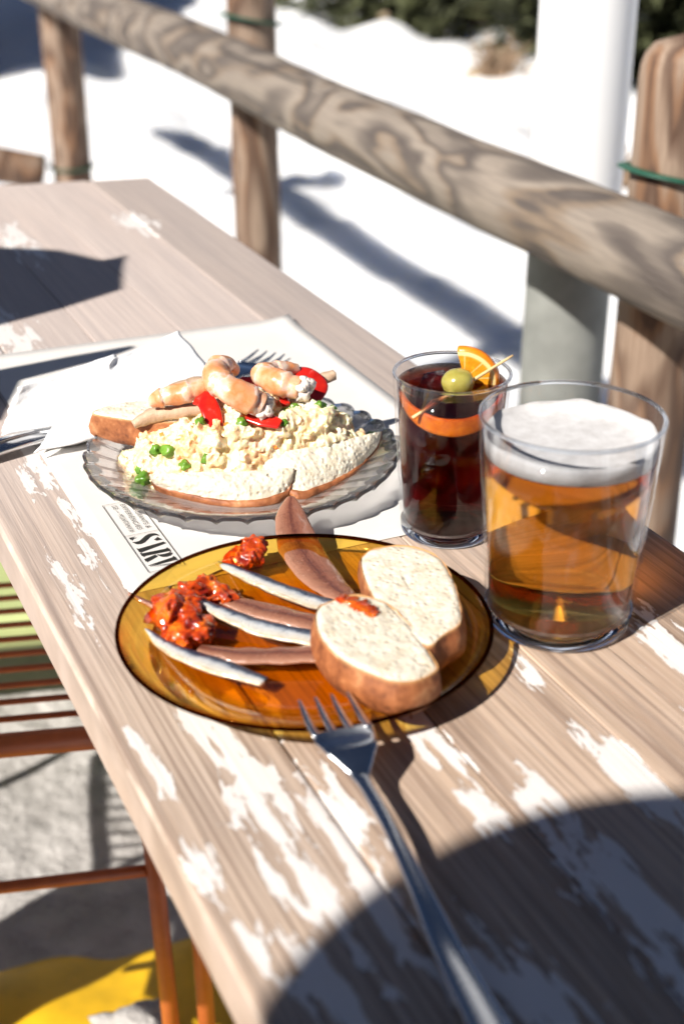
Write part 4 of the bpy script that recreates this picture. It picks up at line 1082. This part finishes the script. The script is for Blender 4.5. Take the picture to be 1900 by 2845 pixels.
parts = [lump(W(.2722 + a, .5915 - .012 + b_, .0372) - W(.2722, .58, 0), r_, 40 + i, 3, .4, (1, 1, .35)) for i, (a, b_, r_) in enumerate([(-.003, .006, .0045), (-.001, .002, .005), (.002, -.003, .0055), (.0045, -.008, .0045), (.005, -.012, .0035)])]
tag(mk('tomato_jam', *join(parts), M['jam'], loc=W(.2722, .58, 0)), 'smear of red jam on the front bread slice', 'jam', 'dollops of tomato jam')

# ------------------------------------------------------------------ drinks
M['wall_glass'] = mat_clear('drinking_glass', (0.975, 0.98, 0.985), refr=0.0, ior=1.5, fmul=0.5)
M['base_glass'] = mat_glass('thick_glass_base', (0.93, 0.95, 0.98), 1.5)
M['rim_glass'] = mat_glass('glass_lip', (0.88, 0.90, 0.93), 1.5)
def tumbler(loc, R0, R1, H_, base, wall, label, cat):
    t = empty(cat.replace(' ', '_'), loc, label, cat)
    ro = lambda z: R0 + (R1 - R0) * z / H_
    # wall: thin shell above the base
    pr_ = [(ro(base), base), (ro(H_ * .5), H_ * .5), (ro(H_) - 0, H_ - .0012)]
    pi_ = [(ro(H_) - wall, H_ - .0012), (ro(H_ * .5) - wall, H_ * .5), (ro(base) - wall, base)]
    v, f = lathe(pr_ + pi_, 96); fix_normals(mk('wall', v, f, M['wall_glass'], t))
    v, f = lathe([(.0003, .0022), (R0 * .7, .0016), (R0 - .004, .0004), (R0 - .0015, .0006), (R0 - .0002, .0022), (ro(base) - .0001, base - .0002), (ro(base) - wall - .0012, base - .0004), (R0 * .5, base - .0016), (.0003, base - .002)], 96)
    fix_normals(mk('base', v, f, M['base_glass'], t))
    v, f = torus_ring(lambda a: ro(H_) - wall / 2, lambda a: H_ - .0010, wall * .52, 96, 10); fix_normals(mk('lip', v, f, M['rim_glass'], t))
    return t, ro
def liquid(name, t_loc, ro, wall, z0, z1, mat, label, cat, meniscus=.0012):
    prof = [(.0003, z0)] + [(ro(z0 + .0008) - wall - .0012, z0 + .0002)] + [(ro(z) - wall - .0002, z) for z in [z0 + .002 + (z1 - z0 - .002) * k / 6 for k in range(7)]]
    prof += [(ro(z1) - wall - .0010, z1 - meniscus * .5), (ro(z1) - wall - .004, z1 - meniscus), (.0003, z1 - meniscus)]
    v, f = lathe(prof, 96)
    o = mk(name, v, f, mat, loc=t_loc); fix_normals(o); return tag(o, label, cat)

BL = W(0.397, 0.577, 0)
beer, bro = tumbler(BL, .0402, .0492, .1237, .0105, .0022, 'large beer tumbler with a foamy head at the right of the table', 'beer glass')
M['beer'] = mat_glass('beer', (1, 1, 1), 1.33, ((1.0, 0.735, 0.02), 42))
bt_ = M['beer'].node_tree; gn_ = next(n for n in bt_.nodes if n.type == 'BSDF_GLASS'); on_ = next(n for n in bt_.nodes if n.type == 'OUTPUT_MATERIAL')
tn_ = bt_.nodes.new('ShaderNodeBsdfTransparent'); mn_ = bt_.nodes.new('ShaderNodeMixShader'); mn_.inputs[0].default_value = 0.12
bt_.links.new(gn_.outputs[0], mn_.inputs[1]); bt_.links.new(tn_.outputs[0], mn_.inputs[2]); bt_.links.new(mn_.outputs[0], on_.inputs['Surface'])
liquid('beer', BL, bro, .0022, .0108, .1018, M['beer'], 'golden amber beer filling the large tumbler', 'beer', 0.0)
fm = NB('beer_foam'); fco = fm.coord(); fm.set(fm.ramp(fm.noise(fco, 120, 5), [(0.3, (0.46, 0.44, 0.43)), (0.7, (0.60, 0.585, 0.58))]), 0.7, Subsurface_Weight=0.3, Subsurface_Radius=(.004, .004, .004)); fm.bump(fm.voro(fco, 600, 'SMOOTH_F1'), 0.15, 0.0006); M['foam'] = fm.m
def foam():
    V, F = [], []; n = 96
    rows = [(0.02, .1020), (.9, .1020), (1.0, .1024), (1.0, .1095), (.985, .1128), (.95, .1108), (.85, .1090), (.7, .1082), (.5, .1080), (.3, .1080), (.1, .1080), (.01, .1080)]
    for k, z in rows:
        for i in range(n):
            a = 2 * pi * i / n; r = (bro(z) - .0022 - .0003) * k
            x, y = r * cos(a), r * sin(a)
            zz = z + (0.0003 * noise.noise(Vector((x * 90, y * 90, 2))) + .0008 * noise.noise(Vector((x * 30, y * 30, 4))) if z > .1045 else 0.0) + (.0035 * max(0, noise.noise(Vector((cos(a) * 2.2, sin(a) * 2.2, 3)))) if k in (.985, 1.0) and z > .105 else 0)
            V.append((x, y, zz))
    for j in range(len(rows) - 1):
        for i in range(n):
            a, b_ = j * n + i, j * n + (i + 1) % n; F.append((a, b_, b_ + n, a + n))
    return V, F
o = mk('beer_foam', *foam(), M['foam'], loc=BL); fix_normals(o); tag(o, 'thin white foam head on top of the beer', 'foam')

CL = W(0.392, 0.698, 0)
cola, cro = tumbler(CL, .0288, .0358, .1065, .0080, .0020, 'smaller tumbler of dark vermouth with orange and olive behind the beer', 'vermouth glass')
b = NB('vermouth'); b.N.remove(b.b)
tr = b.n('BsdfTransparent'); gl = b.n('BsdfGlossy'); gl.inputs['Roughness'].default_value = 0.01; rf = b.n('BsdfRefraction'); rf.inputs['IOR'].default_value = 1.33
lw = b.n('LayerWeight'); lw.inputs['Blend'].default_value = 0.5; FV = b.math('MULTIPLY_ADD', b.math('POWER', lw.outputs['Facing'], 5.0), .98, .02); mx = b.n('MixShader'); mx.inputs[0].default_value = 0.45
b.l(tr.outputs[0], mx.inputs[1]); b.l(rf.outputs[0], mx.inputs[2]); m2 = b.n('MixShader'); b.l(FV, m2.inputs[0]); b.l(mx.outputs[0], m2.inputs[1]); b.l(gl.outputs[0], m2.inputs[2])
b.l(m2.outputs[0], b.out.inputs[0]); va = b.n('VolumeAbsorption'); va.inputs['Color'].default_value = (0.78, 0.30, 0.08, 1); va.inputs['Density'].default_value = 250; b.l(va.outputs[0], b.out.inputs['Volume'])
M['vermouth'] = b.m
liquid('vermouth', CL, cro, .0020, .0083, .0992, M['vermouth'], 'dark red brown vermouth filling the smaller tumbler', 'drink')
M['ice'] = mat_clear('ice', (0.93, 0.95, 0.97), refr=0.6, ior=1.31, bump=(60, 0.3), fmul=0.4)
for i, (x, y, z, s, rz, lab) in enumerate([(-.009, .006, .093, .012, .5, 'ice cube breaking the surface of the vermouth'), (.010, -.004, .066, .013, 1.2, 'ice cube sunk halfway down the vermouth'), (-.008, -.006, .040, .012, .2, 'ice cube near the bottom of the vermouth')]):
    bm = bmesh.new(); bmesh.ops.create_cube(bm, size=1); bmesh.ops.bevel(bm, geom=bm.edges[:], offset=.16, segments=3, affect='EDGES')
    me = bpy.data.meshes.new('ice_cube'); bm.to_mesh(me); bm.free(); me.materials.append(M['ice'])
    me.polygons.foreach_set('use_smooth', [True] * len(me.polygons))
    o = bpy.data.objects.new('ice_cube', me); COL.objects.link(o); o.location = CL + Vector((x, y, z)); o.rotation_euler = (.4, .3 * i, rz); o.scale = (s * 1.5, s * 1.35, s * 1.5)
    tag(o, lab, 'ice cube', 'ice cubes in the vermouth')
# orange slices
def mat_orange():
    b = NB('orange_flesh'); t = b.attr('radial'); co = b.coord(); ag = b.attr('angle')
    n1 = b.noise(co, 260, 4, 0.6)
    seg = b.math('ABSOLUTE', b.math('SUBTRACT', b.math('FRACT', b.math('MULTIPLY', ag, 9.0)), 0.5))
    c = b.ramp(n1, [(0.3, (0.78, 0.26, 0.01)), (0.7, (0.90, 0.45, 0.03))])
    c = b.mix(b.ramp(seg, [(0.43, 0.0), (0.48, 0.8)]), c, (0.90, 0.66, 0.25))
    c = b.mix(b.ramp(t, [(0.78, 0.0), (0.83, 1.0)]), c, (0.88, 0.68, 0.30))
    c = b.mix(b.ramp(t, [(0.91, 0.0), (0.94, 1.0)]), c, (0.85, 0.24, 0.008))
    b.set(c, 0.3, Subsurface_Weight=0.2, Subsurface_Radius=(.004, .002, .0005), Coat_Weight=0.2); b.bump(n1, 0.4, 0.001); return b.m
M['orange'] = mat_orange()
def orange(rad, th, a0, a1, mat_w, label):
    """sector of an orange slice, in the plane x-z, thickness y"""
    V, F, RR, AG = [], [], [], []; na, nr = 40, 10
    for side in (-1, 1):
        for j in range(nr + 1):
            for i in range(na + 1):
                a = a0 + (a1 - a0) * i / na; r = rad * j / nr
                rr = j / nr
                y = side * th / 2 * (1 - .25 * max(0, (rr - .85) / .15) ** 2 * 2)
                V.append((r * cos(a), y, r * sin(a))); RR.append(rr); AG.append(a / (2 * pi))
    off = (nr + 1) * (na + 1)
    for s in (0, 1):
        for j in range(nr):
            for i in range(na):
                a = s * off + j * (na + 1) + i; qd = (a, a + 1, a + na + 2, a + na + 1); F.append(qd if s else qd[::-1])
    for i in range(na):
        a = nr * (na + 1) + i; F.append((a, a + 1, off + a + 1, off + a))
    for j in range(nr):
        for i in (0, na):
            a = j * (na + 1) + i; F.append((a, a + na + 1, off + a + na + 1, off + a))
    o = mk('orange_slice', V, F, M['orange'], attrs={'radial': RR, 'angle': AG}); fix_normals(o)
    o.matrix_world = mat_w
    return tag(o, label, 'orange', 'orange slices in the vermouth')
def place(loc, ex_, ey_):
    ex_ = Vector(ex_).normalized(); ey_ = Vector(ey_); ey_ = (ey_ - ex_ * ey_.dot(ex_)).normalized(); ez_ = ex_.cross(ey_)
    m = Matrix((ex_, ey_, ez_)).transposed().to_4x4(); m.translation = loc; return m
orange(.0205, .0065, -pi * .42, pi * .52, place(CL + Vector((.0085, .006, .1010)), (.93, -.30, .15), (.30, .93, .25)), 'orange slice standing above the vermouth, pierced by the wooden pick')
pl2 = NB('orange_peel'); pl2.set(pl2.ramp(pl2.noise(pl2.coord(), 300, 4), [(.35, (.78, .20, .006)), (.7, (.90, .32, .015))]), .35); M['peel'] = pl2.m
arc = []
for k in range(16):
    a = R(188 + 158 * k / 15); z = .0935 - .0115 * sin(pi * k / 15); r = cro(z) - .0020 - .0026
    arc.append((r * cos(a), r * sin(a), z))
v, f, at = sweep(arc, [.0030] * 3, [.004, .0105, .0115, .0100, .006], nlen=60, nring=14, power=3)
o = mk('orange_slice', v, f, M['peel'], loc=CL, attrs=at); tag(o, 'orange slice sunk under the vermouth surface, curving along the front of the glass', 'orange', 'orange slices in the vermouth')
ol = NB('olive'); ol.set(ol.ramp(ol.noise(ol.coord(), 110, 4), [(0.35, (0.30, 0.26, 0.05)), (0.7, (0.42, 0.37, 0.09))]), 0.22, Subsurface_Weight=.1, Coat_Weight=.4); M['olive'] = ol.m
v, f = lump((0, 0, 0), .0088, 4, 3, .05, (1.12, 1, .95)); o = mk('olive', v, f, M['olive'], loc=CL + Vector((0.0025,-0.0110,0.1035))); tag(o, 'green olive floating in the vermouth on the pick', 'olive')
v, f, _ = sweep([(-0.0247, -0.0278, 0.0877), (0.005549999999999999, -0.012799999999999999, 0.10155), (0.0358, 0.0022, 0.1154)], [.0020, .0024, .0014], [.0020, .0024, .0014], nlen=12, nring=8)
o = mk('cocktail_pick', v, f, simple('pick_wood', (0.72, 0.50, 0.24), 0.6, 0.1, 200), loc=CL); tag(o, 'wooden pick through the olive and the orange slice', 'pick')
